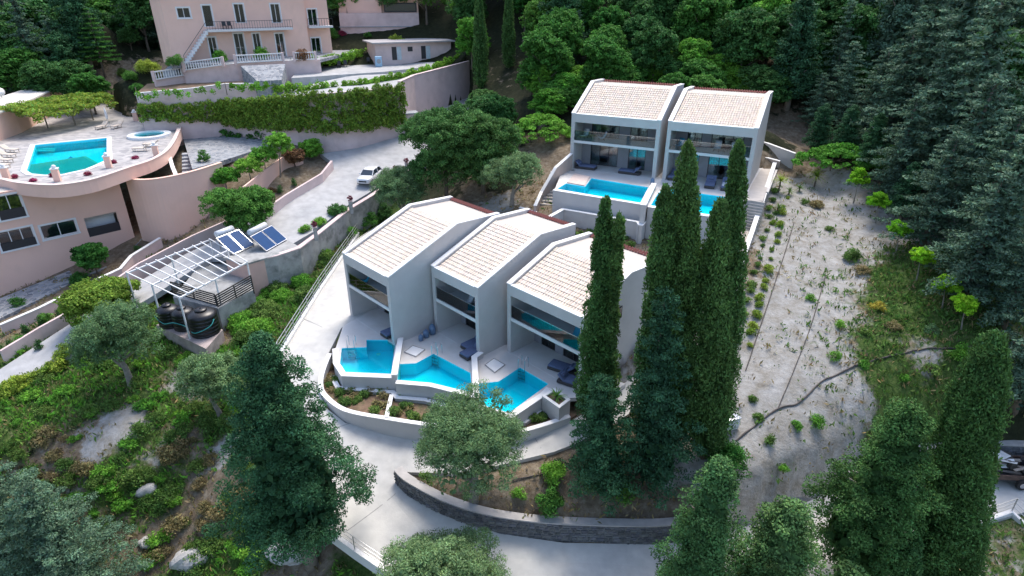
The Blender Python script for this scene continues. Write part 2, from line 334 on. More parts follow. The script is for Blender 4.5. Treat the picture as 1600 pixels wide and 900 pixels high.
WPX = dict(A=(0,((534,544),(572.5,542.5),(572.5,531),(610,531),(617.5,539),(611,584),(540,581),(531,571))), B=(0,((623,569),(650,567.5),(677.5,552.5),(735,582.5),(738,613),(672.5,598.5),(621,594))), C=(0,((748,599),(779,596),(812.5,574),(857,600),(796,645),(748.5,631))),
  D=(Z2,((871,295),(884.5,286.5),(914,291.5),(924,278.5),(1013,292.5),(1000,317.5))), E=(Z2,((1027,304),(1017,320.5),(1124,337.5),(1137,308),(1100,303),(1060,297),(1036,295))), H=(8.0,((55,227),(167,216),(167,250),(150,258),(133,265),(97,273),(70,274),(50,272),(42,267))))
WP = {k: [P(u, v, z) for u, v in l] for k, (z, l) in WPX.items()}
for k, l in WP.items(): platform(l, (lambda x, y, z=WPX[k][0]: np.full(np.shape(x), z)), .5, 1.7)
HZ = 8.0
HDECK = px_poly([(-60,283,HZ),(0,285,HZ),(30,291,HZ),(75,295,HZ),(110,293,HZ),(150,285,HZ),(200,268,HZ),(240,254,HZ),(265,236,HZ),(280,208,HZ),(283,190,HZ),(200,182,HZ),(165,160,HZ),(110,150,HZ),(60,160,HZ),(-60,190,HZ)])
platform(HDECK, lambda x, y: np.full(np.shape(x), HZ), .3, .4)
HT2 = 15.4
H2TER = px_poly([(258,112,HT2),(350,93,HT2),(450,83,HT2),(520,100,HT2-.0),(560,70,HT2),(640,62,HT2),(700,60,HT2)])
H2TER = [P(270,113,14.6), P(289,110,14.6), P(348,102,15.2), P(369,99,HT2), P(441,95,HT2), P(500,93,HT2)] + [Vector((P(500,93,HT2).x + 2, P(500,93,HT2).y + 16, HT2)), Vector((P(270,113,14.6).x - 8, P(270,113,14.6).y + 22, HT2))]
platform(H2TER, lambda x, y: np.full(np.shape(x), HT2), .3, .2)
def T0(x, y):
    n = 0.10 * np.sin(x * 1.3 + 1.7 * np.sin(y * .7)) * np.cos(y * 1.1 + x * .4) + .06 * np.sin(x * 3.1 + y * 2.3) * np.sin(y * 3.7 - x * 1.9)
    return TR(x, y) + n
def lowered(x, y, z):
    for poly, hf, dil, drop in PLATS:
        xs = [p[0] for p in poly]; ys = [p[1] for p in poly]
        sel = (x > min(xs) - 1) & (x < max(xs) + 1) & (y > min(ys) - 1) & (y < max(ys) + 1)
        if not sel.any(): continue
        X = x[sel]; Y = y[sel]; inn = inpoly(X, Y, poly); near = polydist(X, Y, poly) < dil
        h = hf(X, Y) - drop; zz = z[sel]
        zz = np.where(inn | near, np.minimum(zz, h), zz); z[sel] = zz
    return z
def ground(x, y, plats=True):
    x = np.atleast_1d(np.asarray(x, float)); y = np.atleast_1d(np.asarray(y, float)); z = T0(x, y)
    if plats:
        for poly, hf, dil, drop in PLATS:
            inn = inpoly(x, y, poly)
            if inn.any(): z[inn] = hf(x[inn], y[inn])
    return z
def gz(p): return float(ground([p[0]], [p[1]])[0])
def hit(u, v, plats=True):
    d = ray(u, v); t = np.concatenate([np.linspace(18, 130, 500), np.linspace(131, 400, 200)])
    x = d.x * t; y = d.y * t; z = CAMH + d.z * t; g = ground(x, y, plats)
    k = np.argmax(z < g)
    if z[k] >= g[k]: k = len(t) - 1
    if k > 0:
        a = (z[k-1] - g[k-1]); b = (g[k] - z[k]); f = a / (a + b + 1e-9); tt = t[k-1] + f * (t[k] - t[k-1])
    else: tt = t[0]
    p = Vector((d.x * tt, d.y * tt, 0)); p.z = gz(p); return p
# terrain sheet
gx = np.concatenate([np.linspace(-1500, -80, 40, endpoint=False), np.arange(-80, 90, .6), np.linspace(90, 1500, 40)])
gy = np.concatenate([np.linspace(-800, 5, 25, endpoint=False), np.arange(5, 125, .6), np.linspace(125, 2500, 45)])
GX, GY = np.meshgrid(gx, gy); fx = GX.ravel(); fy = GY.ravel(); fz = lowered(fx, fy, T0(fx, fy))
nx, ny = len(gx), len(gy)
ii = (np.arange(ny - 1)[:, None] * nx + np.arange(nx - 1)[None]).ravel()
quads = np.stack([ii, ii + 1, ii + nx + 1, ii + nx], 1)
me = bpy.data.meshes.new('terrain'); me.vertices.add(len(fx)); me.vertices.foreach_set('co', np.stack([fx, fy, fz], 1).ravel())
me.loops.add(quads.size); me.loops.foreach_set('vertex_index', quads.ravel()); me.polygons.add(len(quads))
me.polygons.foreach_set('loop_start', np.arange(0, quads.size, 4)); me.polygons.foreach_set('loop_total', np.full(len(quads), 4)); me.update(calc_edges=True)
me.polygons.foreach_set('use_smooth', np.ones(len(quads), bool))
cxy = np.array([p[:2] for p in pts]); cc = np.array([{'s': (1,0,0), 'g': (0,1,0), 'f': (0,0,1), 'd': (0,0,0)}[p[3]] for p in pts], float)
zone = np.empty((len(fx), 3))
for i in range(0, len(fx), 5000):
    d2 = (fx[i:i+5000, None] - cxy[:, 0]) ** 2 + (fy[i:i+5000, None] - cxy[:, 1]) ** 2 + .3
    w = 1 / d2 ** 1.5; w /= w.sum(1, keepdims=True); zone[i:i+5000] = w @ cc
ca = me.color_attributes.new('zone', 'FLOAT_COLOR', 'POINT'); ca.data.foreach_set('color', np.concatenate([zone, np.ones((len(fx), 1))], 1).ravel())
def zone_at(x, y):
    d2 = (np.asarray(x)[:, None] - cxy[:, 0]) ** 2 + (np.asarray(y)[:, None] - cxy[:, 1]) ** 2 + .3
    w = 1 / d2 ** 1.5; w /= w.sum(1, keepdims=True); return w @ cc
def terrain_mat():
    m = bpy.data.materials.new('hillside_soil'); m.use_nodes = True; nt = m.node_tree; N = nt.nodes; L = nt.links; b = N['Principled BSDF']; b.inputs['Roughness'].default_value = .95; b.inputs['Specular IOR Level'].default_value = .15
    geo = N.new('ShaderNodeNewGeometry'); at = N.new('ShaderNodeAttribute'); at.attribute_name = 'zone'; sep = N.new('ShaderNodeSeparateColor'); L.new(at.outputs['Color'], sep.inputs[0])
    def noise(s, d=8, r=.6):
        n = N.new('ShaderNodeTexNoise'); n.inputs['Scale'].default_value = s; n.inputs['Detail'].default_value = d; n.inputs['Roughness'].default_value = r; L.new(geo.outputs['Position'], n.inputs['Vector']); return n.outputs['Fac']
    def ramp(fac, stops):
        r = N.new('ShaderNodeValToRGB'); e = r.color_ramp.elements
        while len(e) < len(stops): e.new(.5)
        for k, (p, c) in enumerate(stops): e[k].position = p; e[k].color = (*c, 1)
        L.new(fac, r.inputs[0]); return r.outputs[0]
    def mixc(f, a, c):
        x = N.new('ShaderNodeMix'); x.data_type = 'RGBA'; L.new(f, x.inputs[0]); L.new(a, x.inputs[6]); L.new(c, x.inputs[7]); return x.outputs[2]
    def thresh(chan, sc, lo, hi):
        a = N.new('ShaderNodeMath'); a.operation = 'ADD'; L.new(chan, a.inputs[0]); nn = noise(sc, 8, .68)
        s = N.new('ShaderNodeMath'); s.operation = 'MULTIPLY_ADD'; s.inputs[1].default_value = 2.0; s.inputs[2].default_value = -1.0; L.new(nn, s.inputs[0]); L.new(s.outputs[0], a.inputs[1])
        r = N.new('ShaderNodeMapRange'); r.inputs[1].default_value = lo; r.inputs[2].default_value = hi; L.new(a.outputs[0], r.inputs[0]); return r.outputs[0]
    dirt = ramp(noise(2.2, 10, .7), [(.3, (.10, .075, .05)), (.5, (.19, .15, .105)), (.7, (.29, .25, .19))])
    sand = ramp(noise(1.1, 12, .72), [(.28, (.19, .165, .125)), (.42, (.28, .265, .235)), (.58, (.36, .352, .335)), (.75, (.47, .465, .455))])
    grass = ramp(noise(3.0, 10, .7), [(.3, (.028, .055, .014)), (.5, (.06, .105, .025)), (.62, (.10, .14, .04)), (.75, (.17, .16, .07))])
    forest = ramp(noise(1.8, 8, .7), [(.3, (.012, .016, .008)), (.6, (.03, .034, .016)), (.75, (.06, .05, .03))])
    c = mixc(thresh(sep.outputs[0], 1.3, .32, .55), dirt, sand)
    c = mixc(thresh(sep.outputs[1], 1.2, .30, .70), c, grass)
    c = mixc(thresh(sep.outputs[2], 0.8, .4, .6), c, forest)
    L.new(c, b.inputs['Base Color'])
    bp = N.new('ShaderNodeBump'); bp.inputs['Strength'].default_value = .8; bp.inputs['Distance'].default_value = .12; L.new(noise(3.5, 10, .7), bp.inputs['Height']); L.new(bp.outputs[0], b.inputs['Normal'])
    return m
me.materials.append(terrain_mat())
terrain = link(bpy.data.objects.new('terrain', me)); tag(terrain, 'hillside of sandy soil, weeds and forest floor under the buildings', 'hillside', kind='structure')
def draped(name, poly, hf, m, step=1.2, skirt=.5, lift=0.0):
    poly = ccw([(p[0], p[1]) for p in poly]); n = len(poly)
    xs = [p[0] for p in poly]; ys = [p[1] for p in poly]
    X, Y = np.meshgrid(np.arange(min(xs), max(xs), step), np.arange(min(ys), max(ys), step)); X = X.ravel(); Y = Y.ravel()
    ok = inpoly(X, Y, poly) & (polydist(X, Y, poly) > step * .4)
    v2 = [Vector(p) for p in poly] + [Vector((a, b)) for a, b in zip(X[ok], Y[ok])]
    r = delaunay_2d_cdt(v2, [(i, (i + 1) % n) for i in range(n)], [], 1, 1e-4)
    V, F = r[0], r[2]
    hz = hf(np.array([q.x for q in V]), np.array([q.y for q in V])) + lift
    vs_ = [(q.x, q.y, z) for q, z in zip(V, hz)]; fs_ = []
    for f in F:
        a, b, c = [Vector((*V[i], 0)) for i in f[:3]]; fs_.append(tuple(f) if (b - a).cross(c - a).z > 0 else tuple(reversed(f)))
    hb = hf(np.array([p[0] for p in poly]), np.array([p[1] for p in poly])) + lift; o = len(vs_)
    vs_ += [(p[0], p[1], z) for p, z in zip(poly, hb)] + [(p[0], p[1], z - skirt) for p, z in zip(poly, hb)]
    fs_ += [(o + i, o + n + i, o + n + (i + 1) % n, o + (i + 1) % n) for i in range(n)]
    return mesh(name, vs_, fs_, m)
CONC = mat('pale_concrete', (.53, .52, .485), .75, .10, 1.5, .15, 12, stain=(.36, .36, .355), stain_amt=.7, stain_scale=.22)
HCONC = mat('grey_concrete_road', (.40, .40, .40), .8, .16, 1.2, .2, 10, stain=(.3, .31, .32), stain_amt=.7, stain_scale=.35)
tag(draped('driveway', DRIVE, DRH, CONC), 'pale concrete driveway sweeping round the villas down to the lower road', 'driveway', kind='structure')
for k_, (a_, b_) in enumerate((((500,600),(440,565)), ((560,662),(430,700)), ((618,745),(500,818)), ((780,835),(720,905)), ((925,850),(922,960)), ((505,520),(470,505)), ((706,735),(700,690)), ((845,708),(830,684)))):
    A_ = P(*a_, -2 if a_[1] > 640 else -.5); B_ = P(*b_, -2 if b_[1] > 640 else -.5); n_ = 10; vs_ = []
    for i_ in range(n_ + 1):
        c_ = A_.lerp(B_, i_ / n_); s_ = Vector((-(B_ - A_).y, (B_ - A_).x, 0)).normalized() * .025
        for q_ in (c_ - s_, c_ + s_): vs_.append((q_.x, q_.y, float(DRH([q_.x], [q_.y])[0]) + .006))
    mesh('driveway_joint', vs_, [(2 * i_, 2 * i_ + 1, 2 * i_ + 3, 2 * i_ + 2) for i_ in range(n_)], mat('joint_filler', (.28, .28, .27), .9))['kind'] = 'structure'
tag(draped('hotel_road', HROAD, HRH, HCONC), 'grey concrete road running past the pink hotel', 'road', kind='structure')
# ------------------------------------------------------------------ villa materials
STUC = mat('villa_stucco', (.54, .52, .505), .85, .05, 1.2, .06, 30, stain=(.48, .455, .44), stain_amt=.4, stain_scale=.35)
WCAP = mat('white_coping', (.78, .77, .75), .6, .05, 2.0, .03, 30)
SLABW = mat('balcony_slab_white', (.66, .65, .64), .7, .04, 2)
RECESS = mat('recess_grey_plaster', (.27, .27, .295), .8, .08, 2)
TILEF = mat('terrace_tiles', (.60, .585, .565), .55, .06, .9, .03, 20, stain=(.52, .47, .42), stain_amt=.5, stain_scale=.5)
RTILE = mat('cream_roof_tile', (.72, .63, .53), .8, .10, 6, .1, 40, attr='tint')
RBACK = mat('cream_roof_slab', (.52, .465, .41), .8, .06, 1.5, .05, 20)
RRED = mat('dark_red_ridge_tile', (.20, .055, .045), .7, .2, 8)
DFRAME = mat('dark_window_frame', (.035, .035, .04), .4, .1, 5)
INT = mat('room_plaster', (.42, .40, .38), .9, .05, 1)
CURT = mat('curtain_cloth', (.55, .54, .48), .95, .1, 6)
PANE = glassmat('window_glass', (.62, .72, .76), .10)
BALG = glassmat('balustrade_glass', (.72, .86, .88), .05)
CHROME = mat('brushed_steel', (.55, .56, .58), .25, .03, 5, metal=1.0)
CUSH = mat('blue_grey_cushion', (.11, .14, .235), .9, .12, 8, .1, 60)
CUSHL = mat('pale_cushion', (.62, .64, .68), .9, .06, 8, .1, 60)
WICK = mat('dark_rattan', (.06, .055, .055), .8, .3, 30, .3, 80)
JARM = mat('blue_jar_glaze', (.12, .19, .30), .35, .15, 4)
def tile_roof(name, w0, w1, d, z0, rise, parent, seed, tw=.235, tl=.36):
    rng = np.random.default_rng(seed); L = math.hypot(d, rise); nc = int((w1 - w0) / tw); tw = (w1 - w0) / nc; nr = int(L / tl); tl = L / nr
    sy, sz = d / L, rise / L; nyv, nzv = -sz, sy; V = []; F = []; C = []
    K = 5; ang = [math.pi * k / (K - 1) for k in range(K)]
    for r in range(nr):
        for c in range(nc):
            xc = w0 + (c + .5) * tw; s0 = r * tl - .03; s1 = (r + 1) * tl + .06; lift0 = .026 + rng.uniform(-.005, .005); lift1 = .0
            ra = tw * .52; rb_ = tw * .42; o = len(V); dx = rng.uniform(-.008, .008)
            for s, rr, lf in ((s0, ra, lift0), (s1, rb_, lift1)):
                for a in ang:
                    h = .02 + lf + math.sin(a) * rr * .5
                    V.append((xc + dx - math.cos(a) * rr, s * sy + nyv * h, z0 + s * sz + nzv * h))
            F += [(o + k, o + k + 1, o + K + k + 1, o + K + k) for k in range(K - 1)]
            t = rng.choice([1.0, 1.05, .96, .91, 1.08], p=[.35, .25, .2, .1, .1]); g = t * rng.uniform(.95, 1.03)
            C += [(t, g * .99, g * rng.uniform(.93, 1.02), 1)] * (2 * K)
    o = mesh(name, V, F, RTILE, parent, True); ca = o.data.color_attributes.new('tint', 'FLOAT_COLOR', 'POINT'); ca.data.foreach_set('color', np.array(C).ravel())
    tag(o, kind='stuff'); return o
def rbox(name, size, loc, bev, m, parent=None, rz=0, rx=0, seg=2):
    bm = bmesh.new(); bmesh.ops.create_cube(bm, size=1); bmesh.ops.scale(bm, vec=size, verts=bm.verts); bmesh.ops.bevel(bm, geom=bm.edges[:], offset=bev, segments=seg, profile=.6, affect='EDGES')
    me = bpy.data.meshes.new(name); bm.to_mesh(me); bm.free(); me.materials.append(m); me.polygons.foreach_set('use_smooth', [True] * len(me.polygons))
    o = bpy.data.objects.new(name, me); link(o, parent); o.location = loc; o.rotation_euler = (rx, 0, rz); return o
def sliding_door(parent, x0, x1, y, z0, z1, n=2, curtain=True, seed=0, name='glass_door'):
    t = .06; mb = MB()
    mb.box(x0, x1, y - .05, y + .05, z0, z0 + t); mb.box(x0, x1, y - .05, y + .05, z1 - t, z1)
    for k in range(n + 1):
        xx = x0 + (x1 - x0 - t) * k / n; mb.box(xx, xx + t, y - .05, y + .05, z0 + t, z1 - t)
    f = mb.build(name, DFRAME, parent)
    for k in range(n):
        a = x0 + (x1 - x0 - t) * k / n + t; b = x0 + (x1 - x0 - t) * (k + 1) / n
        MB().box(a, b, y - .012, y + .012, z0 + t, z1 - t).build('pane', PANE, f)
    if curtain:
        rng = random.Random(seed)
        for a, b in ((x0 + .05, x0 + (x1 - x0) * rng.uniform(.3, .5)), (x1 - (x1 - x0) * rng.uniform(.2, .45), x1 - .05)):
            nn = max(8, int((b - a) / .06)); vs_ = []; fs_ = []
            for i in range(nn + 1):
                xx = a + (b - a) * i / nn; yy = y + .22 + .05 * math.sin(i * 1.9) + .02 * math.sin(i * .7)
                vs_ += [(xx, yy, z0 + .03), (xx, yy, z1 - .02), (xx, yy + .02, z1 - .02), (xx, yy + .02, z0 + .03)]
            for i in range(nn):
                q = 4 * i; fs_ += [(q, q + 4, q + 5, q + 1), (q + 1, q + 5, q + 6, q + 2), (q + 2, q + 6, q + 7, q + 3)]
            mesh('curtain', vs_, fs_, CURT, f, True)
    return f
def villa(key, doors, label, seed, sidewin=False):
    (ox, oy, oz), yaw, w, d, bd, rise, eh = UNITS[key]
    e = empty('villa', (ox, oy, oz), yaw, label, 'villa', 'grey villas with cream tiled roofs')
    T = .36; D = d + bd; zr = eh + rise; zb = zr - .05 * bd; LY = 2.3 if key in 'AB' else 2.5
    lift = .16
    prof = [(0, -1.2), (0, eh + lift - .05), (d, zr + lift), (D, zb + lift), (D, -1.2)]
    for nm, x0, x1 in (('side_wall', 0, T), ('side_wall', w - T, w)): MB().xprism(prof, x0, x1).build(nm, STUC, e)
    # white copings on the gable edges and the eave
    cp = [(-.03, eh + lift - .045), (-.03, eh + lift + .02), (d, zr + lift + .07), (D + .02, zb + lift + .07), (D + .02, zb + lift + .003), (d, zr + lift + .003), (.02, eh + lift - .045)]
    for x0, x1 in ((-.03, T + .02), (w - T - .02, w + .03)): MB().xprism(cp, x0, x1).build('roof_coping', WCAP, e)
    MB().box(T, w - T, 0.003, .34, eh - .72, eh + .06).build('eave_beam', STUC, e)
    MB().box(T + .02, w - T - .02, -.03, .30, eh + .062, eh + .13).build('eave_coping', WCAP, e)
    MB().box(T, w - T, D - .3, D - .003, -1.2, zb - .05).build('rear_wall', STUC, e)
    MB().box(T, w - T, .02, D - .3, 2.72, 2.98).build('balcony_slab', SLABW, e)
    MB().box(T + .003, w - T - .003, .02, LY + .197, -.3, .014).build('loggia_floor', TILEF, e)
    MB().box(T, w - T, LY + .2, D - .3, -.3, .03).build('room_floor', TILEF, e)
    MB().box(T, w - T, D - 2.2, D - 2.05, .03, zb - .4).build('room_partition', INT, e)
    # tiled front slope, flat back
    rz0 = eh - .02
    rf = MB().xprism([(.3, rz0 - .12), (.3, rz0 + .03), (d, zr - .05), (d, zr - .2)], T, w - T).build('roof', RBACK, e)
    t = tile_roof('roof_tiles', T + .03, w - T - .03, d - .32, 0, rise - .06, rf, seed); t.location = (0, .32, rz0 + .03)
    MB().xprism([(d, zr - .2), (d, zr - .048), (D - .3, zb - .04), (D - .3, zb - .2)], T, w - T).build('rear_roof', RBACK, e)
    V = []
    rt = MB(); nt_ = int((w - 2 * T) / .24)
    for i in range(nt_):
        xa = T + .01 + (w - 2 * T - .02) * i / nt_; xb = xa + (w - 2 * T) / nt_ * .92
        rt.add([(xa, D - .34, zb + .0), (xb, D - .34, zb), (xb, D + .0, zb + .1), (xa, D, zb + .1), ((xa + xb) / 2, D - .36, zb + .12), ((xa + xb) / 2, D - .0, zb + .22)], [(0, 4, 5, 3), (4, 1, 2, 5), (0, 1, 4), (3, 5, 2)])
    rr = rt.build('ridge_tiles', RRED, e); tag(rr, kind='stuff')
    # recessed facade with sliding doors, both storeys
    for si, (zf, zc) in enumerate(((.03, 2.72), (2.98, eh - .1))):
        mb = MB(); x = T; hd = zf + 2.2
        for (a, b) in doors:
            if a > x: mb.box(x, a, LY, LY + .2, zf, zc)
            mb.box(a, b, LY, LY + .2, hd, zc); x = b
        if x < w - T: mb.box(x, w - T, LY, LY + .2, zf, zc)
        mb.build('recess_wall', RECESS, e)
        for j, (a, b) in enumerate(doors): sliding_door(e, a + .005, b - .005, LY + .1, zf + .003, hd - .003, 3 if b - a > 2.8 else 2, True, seed * 7 + si * 3 + j)
    bal = MB().box(T + .01, w - T - .01, .08, .1, 2.9, 3.95).build('glass_balustrade', BALG, e)
    MB().box(T + .01, w - T - .01, .07, .11, 3.952, 3.985).build('handrail', CHROME, bal)
    if sidewin:
        for yy, zz in ((1.3, 1.3), (3.2, 4.3)):
            f = MB().box(w + .002, w + .05, yy, yy + .6, zz, zz + .9).build('window', DFRAME, e)
            MB().box(w + .051, w + .06, yy + .07, yy + .53, zz + .07, zz + .83).build('pane', PANE, f)
    return e
villa('A', [(1.5, 3.1), (3.6, 5.6)], 'grey stucco villa beside the driveway railing at the end of the row of three', 1)
villa('B', [(1.0, 2.2), (2.7, 4.6)], 'grey stucco villa in the middle of the row of three', 2)
villa('C', [(1.1, 2.5), (3.3, 6.2)], 'grey stucco villa of the row of three with a cypress growing before it', 3, True)
villa('D', [(1.35, 4.35), (5.5, 7.3)], 'upper grey stucco villa beside the outdoor stairs under an olive tree', 4)
villa('E', [(1.5, 2.9), (3.8, 6.8)], 'upper grey stucco villa behind the tall cypresses, next to the sandy slope', 5)
# ------------------------------------------------------------------ terraces and pools
BASIN = mat('pool_lining', (.10, .84, .98), .5, .05, 1.0)
def watermat():
    m = bpy.data.materials.new('pool_water'); m.use_nodes = True; nt = m.node_tree; N = nt.nodes; L = nt.links; out = N['Material Output']; N.remove(N['Principled BSDF'])
    t = N.new('ShaderNodeBsdfTransparent'); t.inputs[0].default_value = (.12, .95, .99, 1); g = N.new('ShaderNodeBsdfGlossy'); g.inputs['Roughness'].default_value = .03
    geo = N.new('ShaderNodeNewGeometry'); n = N.new('ShaderNodeTexNoise'); n.inputs['Scale'].default_value = 2.5; n.inputs['Detail'].default_value = 4; L.new(geo.outputs['Position'], n.inputs['Vector'])
    b = N.new('ShaderNodeBump'); b.inputs['Strength'].default_value = .12; b.inputs['Distance'].default_value = .05; L.new(n.outputs['Fac'], b.inputs['Height']); L.new(b.outputs[0], g.inputs['Normal'])
    f = N.new('ShaderNodeFresnel'); f.inputs[0].default_value = 1.33; L.new(b.outputs[0], f.inputs['Normal'])
    mx = N.new('ShaderNodeMixShader'); L.new(f.outputs[0], mx.inputs[0]); L.new(t.outputs[0], mx.inputs[1]); L.new(g.outputs[0], mx.inputs[2]); L.new(mx.outputs[0], out.inputs[0]); return m
WATER = watermat()
def pool(wpoly, z, label, depth=1.0, ladder=None, lights=(), group='turquoise villa pools', step=None):
    poly = ccw([(p[0], p[1]) for p in wpoly]); cx = sum(p[0] for p in poly) / len(poly); cy = sum(p[1] for p in poly) / len(poly)
    e = empty('swimming_pool', (cx, cy, z), 0, label, 'pool', group); loc = [(x - cx, y - cy) for x, y in poly]; n = len(loc)
    vs_ = [(x, y, -.002) for x, y in loc] + [(x, y, -depth) for x, y in loc]; fs_ = [(i, i + n, (i + 1) % n + n, (i + 1) % n) for i in range(n)]
    for t in tessellate_polygon([[Vector((x, y, 0)) for x, y in loc]]): fs_.append(tuple(i + n for i in t))
    mesh('basin', vs_, fs_, BASIN, e)
    poly_sheet('water', loc, [], -.09, WATER, e)
    for (lx, ly) in lights:
        MB().lathe((lx - cx, ly - cy, -depth + .35), [(.16, 0), (.16, .05), (.1, .08)], 12).build('pool_lamp', WCAP, e)
    if ladder:
        (lx, ly, ang) = ladder; lad = MB(); dv = Vector((math.cos(ang), math.sin(ang), 0)); sv = Vector((-dv.y, dv.x, 0)); b = Vector((lx - cx, ly - cy, 0))
        for s in (-.26, .26):
            q = b + sv * s; lad.tube([q - dv * .45, q - dv * .45 + Vector((0, 0, .75)), q - dv * .2 + Vector((0, 0, .95)), q + dv * .12 + Vector((0, 0, .8)), q + dv * .15 + Vector((0, 0, -.9))], .022, 6)
        l_ = lad.build('ladder', CHROME, e)
        for k in range(3):
            q = b + dv * .15 + Vector((0, 0, -.2 - .28 * k)); MB().bar(q - sv * .26, q + sv * .26, .1, .03).build('tread', CHROME, l_)
    return e
wA, wB, wC, wD, wE = [WP[k] for k in 'ABCDE']
def dirto(a, b): d = Vector(b[:2]) - Vector(a[:2]); return math.atan2(d.y, d.x)
la, lb, lc = P(549,543.5,0), P(681,555,0), P(816,576,0)
pool(wA, 0, 'turquoise pool of the villa nearest the driveway railing, with steps inside', ladder=(la.x, la.y, -math.pi * .5), lights=[P(592,560,-1)[:2]])
pool(wB, 0, 'turquoise zigzag pool before the middle villa of the three', ladder=(lb.x, lb.y, R(-118)), lights=[P(698,569,-1)[:2]])
pool(wC, 0, 'turquoise pointed pool beside the square planter box', ladder=(lc.x, lc.y, R(-118)), lights=[P(832,590,-1)[:2]])
poly_sheet('terrace', DECK1, [wA, wB, wC], 0.0, TILEF, None, .3)['kind'] = 'structure'
pool(wD, Z2, 'long turquoise pool before the upper villa with the outdoor stairs', lights=[P(893,290,Z2-1)[:2], P(968,290,Z2-1)[:2]])
pool(wE, Z2, 'turquoise pool before the upper villa, seen between the cypresses', lights=[P(1111,308,Z2-1)[:2]])
poly_sheet('upper_terrace', DECK2, [wD, wE], Z2, TILEF, None, .3)['kind'] = 'structure'
def pwall(name, px, thick, zb, zt, m, label, cat='wall', cap=.0, capm=None, group=None, off=0.0, smooth=0):
    """wall along pixels (u,v,ztop) ; zb number or list or function"""
    pp = [tuple(P(*q)) for q in px]
    if smooth: pp = smooth_path(pp, smooth)
    zts = [p[2] for p in pp] if zt is None else [zt] * len(pp)
    zbs = [zb(p[0], p[1]) for p in pp] if callable(zb) else [zb] * len(pp)
    c = Vector((sum(p[0] for p in pp) / len(pp), sum(p[1] for p in pp) / len(pp), 0)); e = empty(name, c, 0, label, cat, group)
    loc = [(p[0] - c.x, p[1] - c.y) for p in pp]
    wall_strip(MB(), loc, thick, zbs, zts, off=off).build('wall_body', m, e)
    if cap: wall_strip(MB(), loc, thick + .08, [z + .002 for z in zts], [z + cap for z in zts], off=off).build('coping', capm or WCAP, e)
    return e
pwall('pool_wall', [(524,545,.12),(525,567,.12),(537,585.5,.12),(614,588.5,.12)], .34, -1.3, .1, STUC, 'grey pool wall with white coping of the pool nearest the driveway railing', cap=.06)
pwall('pool_wall', [(619,597,.12),(672,601.5,.12),(739,618,.12)], .34, -1.3, .1, STUC, 'bent grey pool wall with white coping before the middle pool', cap=.06)
pwall('pool_wall', [(746,635,.12),(797,651,.12),(848,617,.12),(858,607,.12)], .34, -1.3, .1, STUC, 'grey pool wall with white coping around the pointed pool', cap=.06)
pwall('divider_wall', [(626,528,.4),(616,586,.4)], .34, -1.3, .38, STUC, 'white capped divider between the zigzag pool and the pool by the railing', cap=.06)
pwall('divider_wall', [(752,550,.4),(741,558,.4),(744.5,622,.4)], .34, -1.3, .38, STUC, 'white capped divider between the zigzag pool and the pointed pool', cap=.06)
pwall('low_ledge_wall', [(519,588,-.85),(528,606,-.85),(614,613,-.85),(620,621,-.85),(665,625,-.85),(720,641,-.85),(797,661,-.85),(820,659,-.85),(852,634,-.85)], .26, -1.35, None, STUC, 'low stepped ledge at the foot of the three pool walls', cap=.05)
ow = [(515,553,-.05),(505,578,-.4),(501,600,-.7),(508,618,-.85),(540,641,-.88),(605,654,-.88),(670,664,-.88),(740,674,-.88),(797,676,-.85),(843,666,-.8),(890,650,-.65)]
pwall('planter_wall', ow, .26, lambda x, y: float(DRH([x], [y])[0]) - .5, None, STUC, 'long curved white planter wall beside the driveway', cap=.05, smooth=5)
pwall('bed_divider', [(612,617,-.82),(604,652,-.82)], .2, -1.4, None, STUC, 'short wall dividing the planting bed under the pools', cap=.05)
SOIL = mat('bed_soil', (.17, .11, .07), .95, .35, 2.5, .5, 10, stain=(.07, .085, .03), stain_amt=.9, stain_scale=1.2)
draped('planting_bed', BED1, BEDH, SOIL, .8, .3)['kind'] = 'structure'
# square planter box on the terrace edge
pc = [P(847,619,.3), P(874,638,.3), P(891,625,.3), P(866,607,.3)]
c0 = sum(pc, Vector()) / 4; e = empty('planter_box', (c0.x, c0.y, -1.0), 0, 'square white planter box with a small palm at the pool corner', 'planter')
lp = [(p.x - c0.x, p.y - c0.y) for p in pc]; wall_strip(MB(), ccw(lp), .18, 0.0, 1.3, closed=True, off=.09).build('box_wall', STUC, e); wall_strip(MB(), ccw(lp), .22, 1.302, 1.35, closed=True, off=.09).build('coping', WCAP, e)
MB().prism([(x * .86, y * .86) for x, y in lp], .5, 1.2).build('soil', SOIL, e); PALM_SPOT = Vector((c0.x, c0.y, .2))
# upper retaining walls
pwall('pool_wall', [(865,297,Z2+.08),(1004,319.5,Z2+.08)], .34, 4.2, None, STUC, 'tall grey wall carrying the long upper pool', cap=.06)
pwall('pool_wall', [(1013,323,Z2+.08),(1127,341,Z2+.08)], .34, 4.0, None, STUC, 'tall grey wall carrying the upper pool behind the cypresses', cap=.06)
pwall('divider_wall', [(1022,287,Z2+.45),(1005,321,Z2+.45)], .4, 4.0, None, STUC, 'white capped divider between the two upper pools', cap=.06)
pwall('low_retaining_wall', [(853,342,6.1),(880,327,6.05),(997,347,6.15),(1000,352,6.15)], .28, 3.9, None, STUC, 'low white capped retaining wall under the long upper pool', cap=.06)
pwall('low_retaining_wall', [(1001,353,6.15),(1008,345,6.1),(1120,361,6.05),(1145,364,6.0)], .28, 3.6, None, STUC, 'low white capped retaining wall under the upper pool behind the cypresses', cap=.06)
PATHC = mat('beige_path', (.48, .44, .40), .85, .12, 1.5, .1, 20)
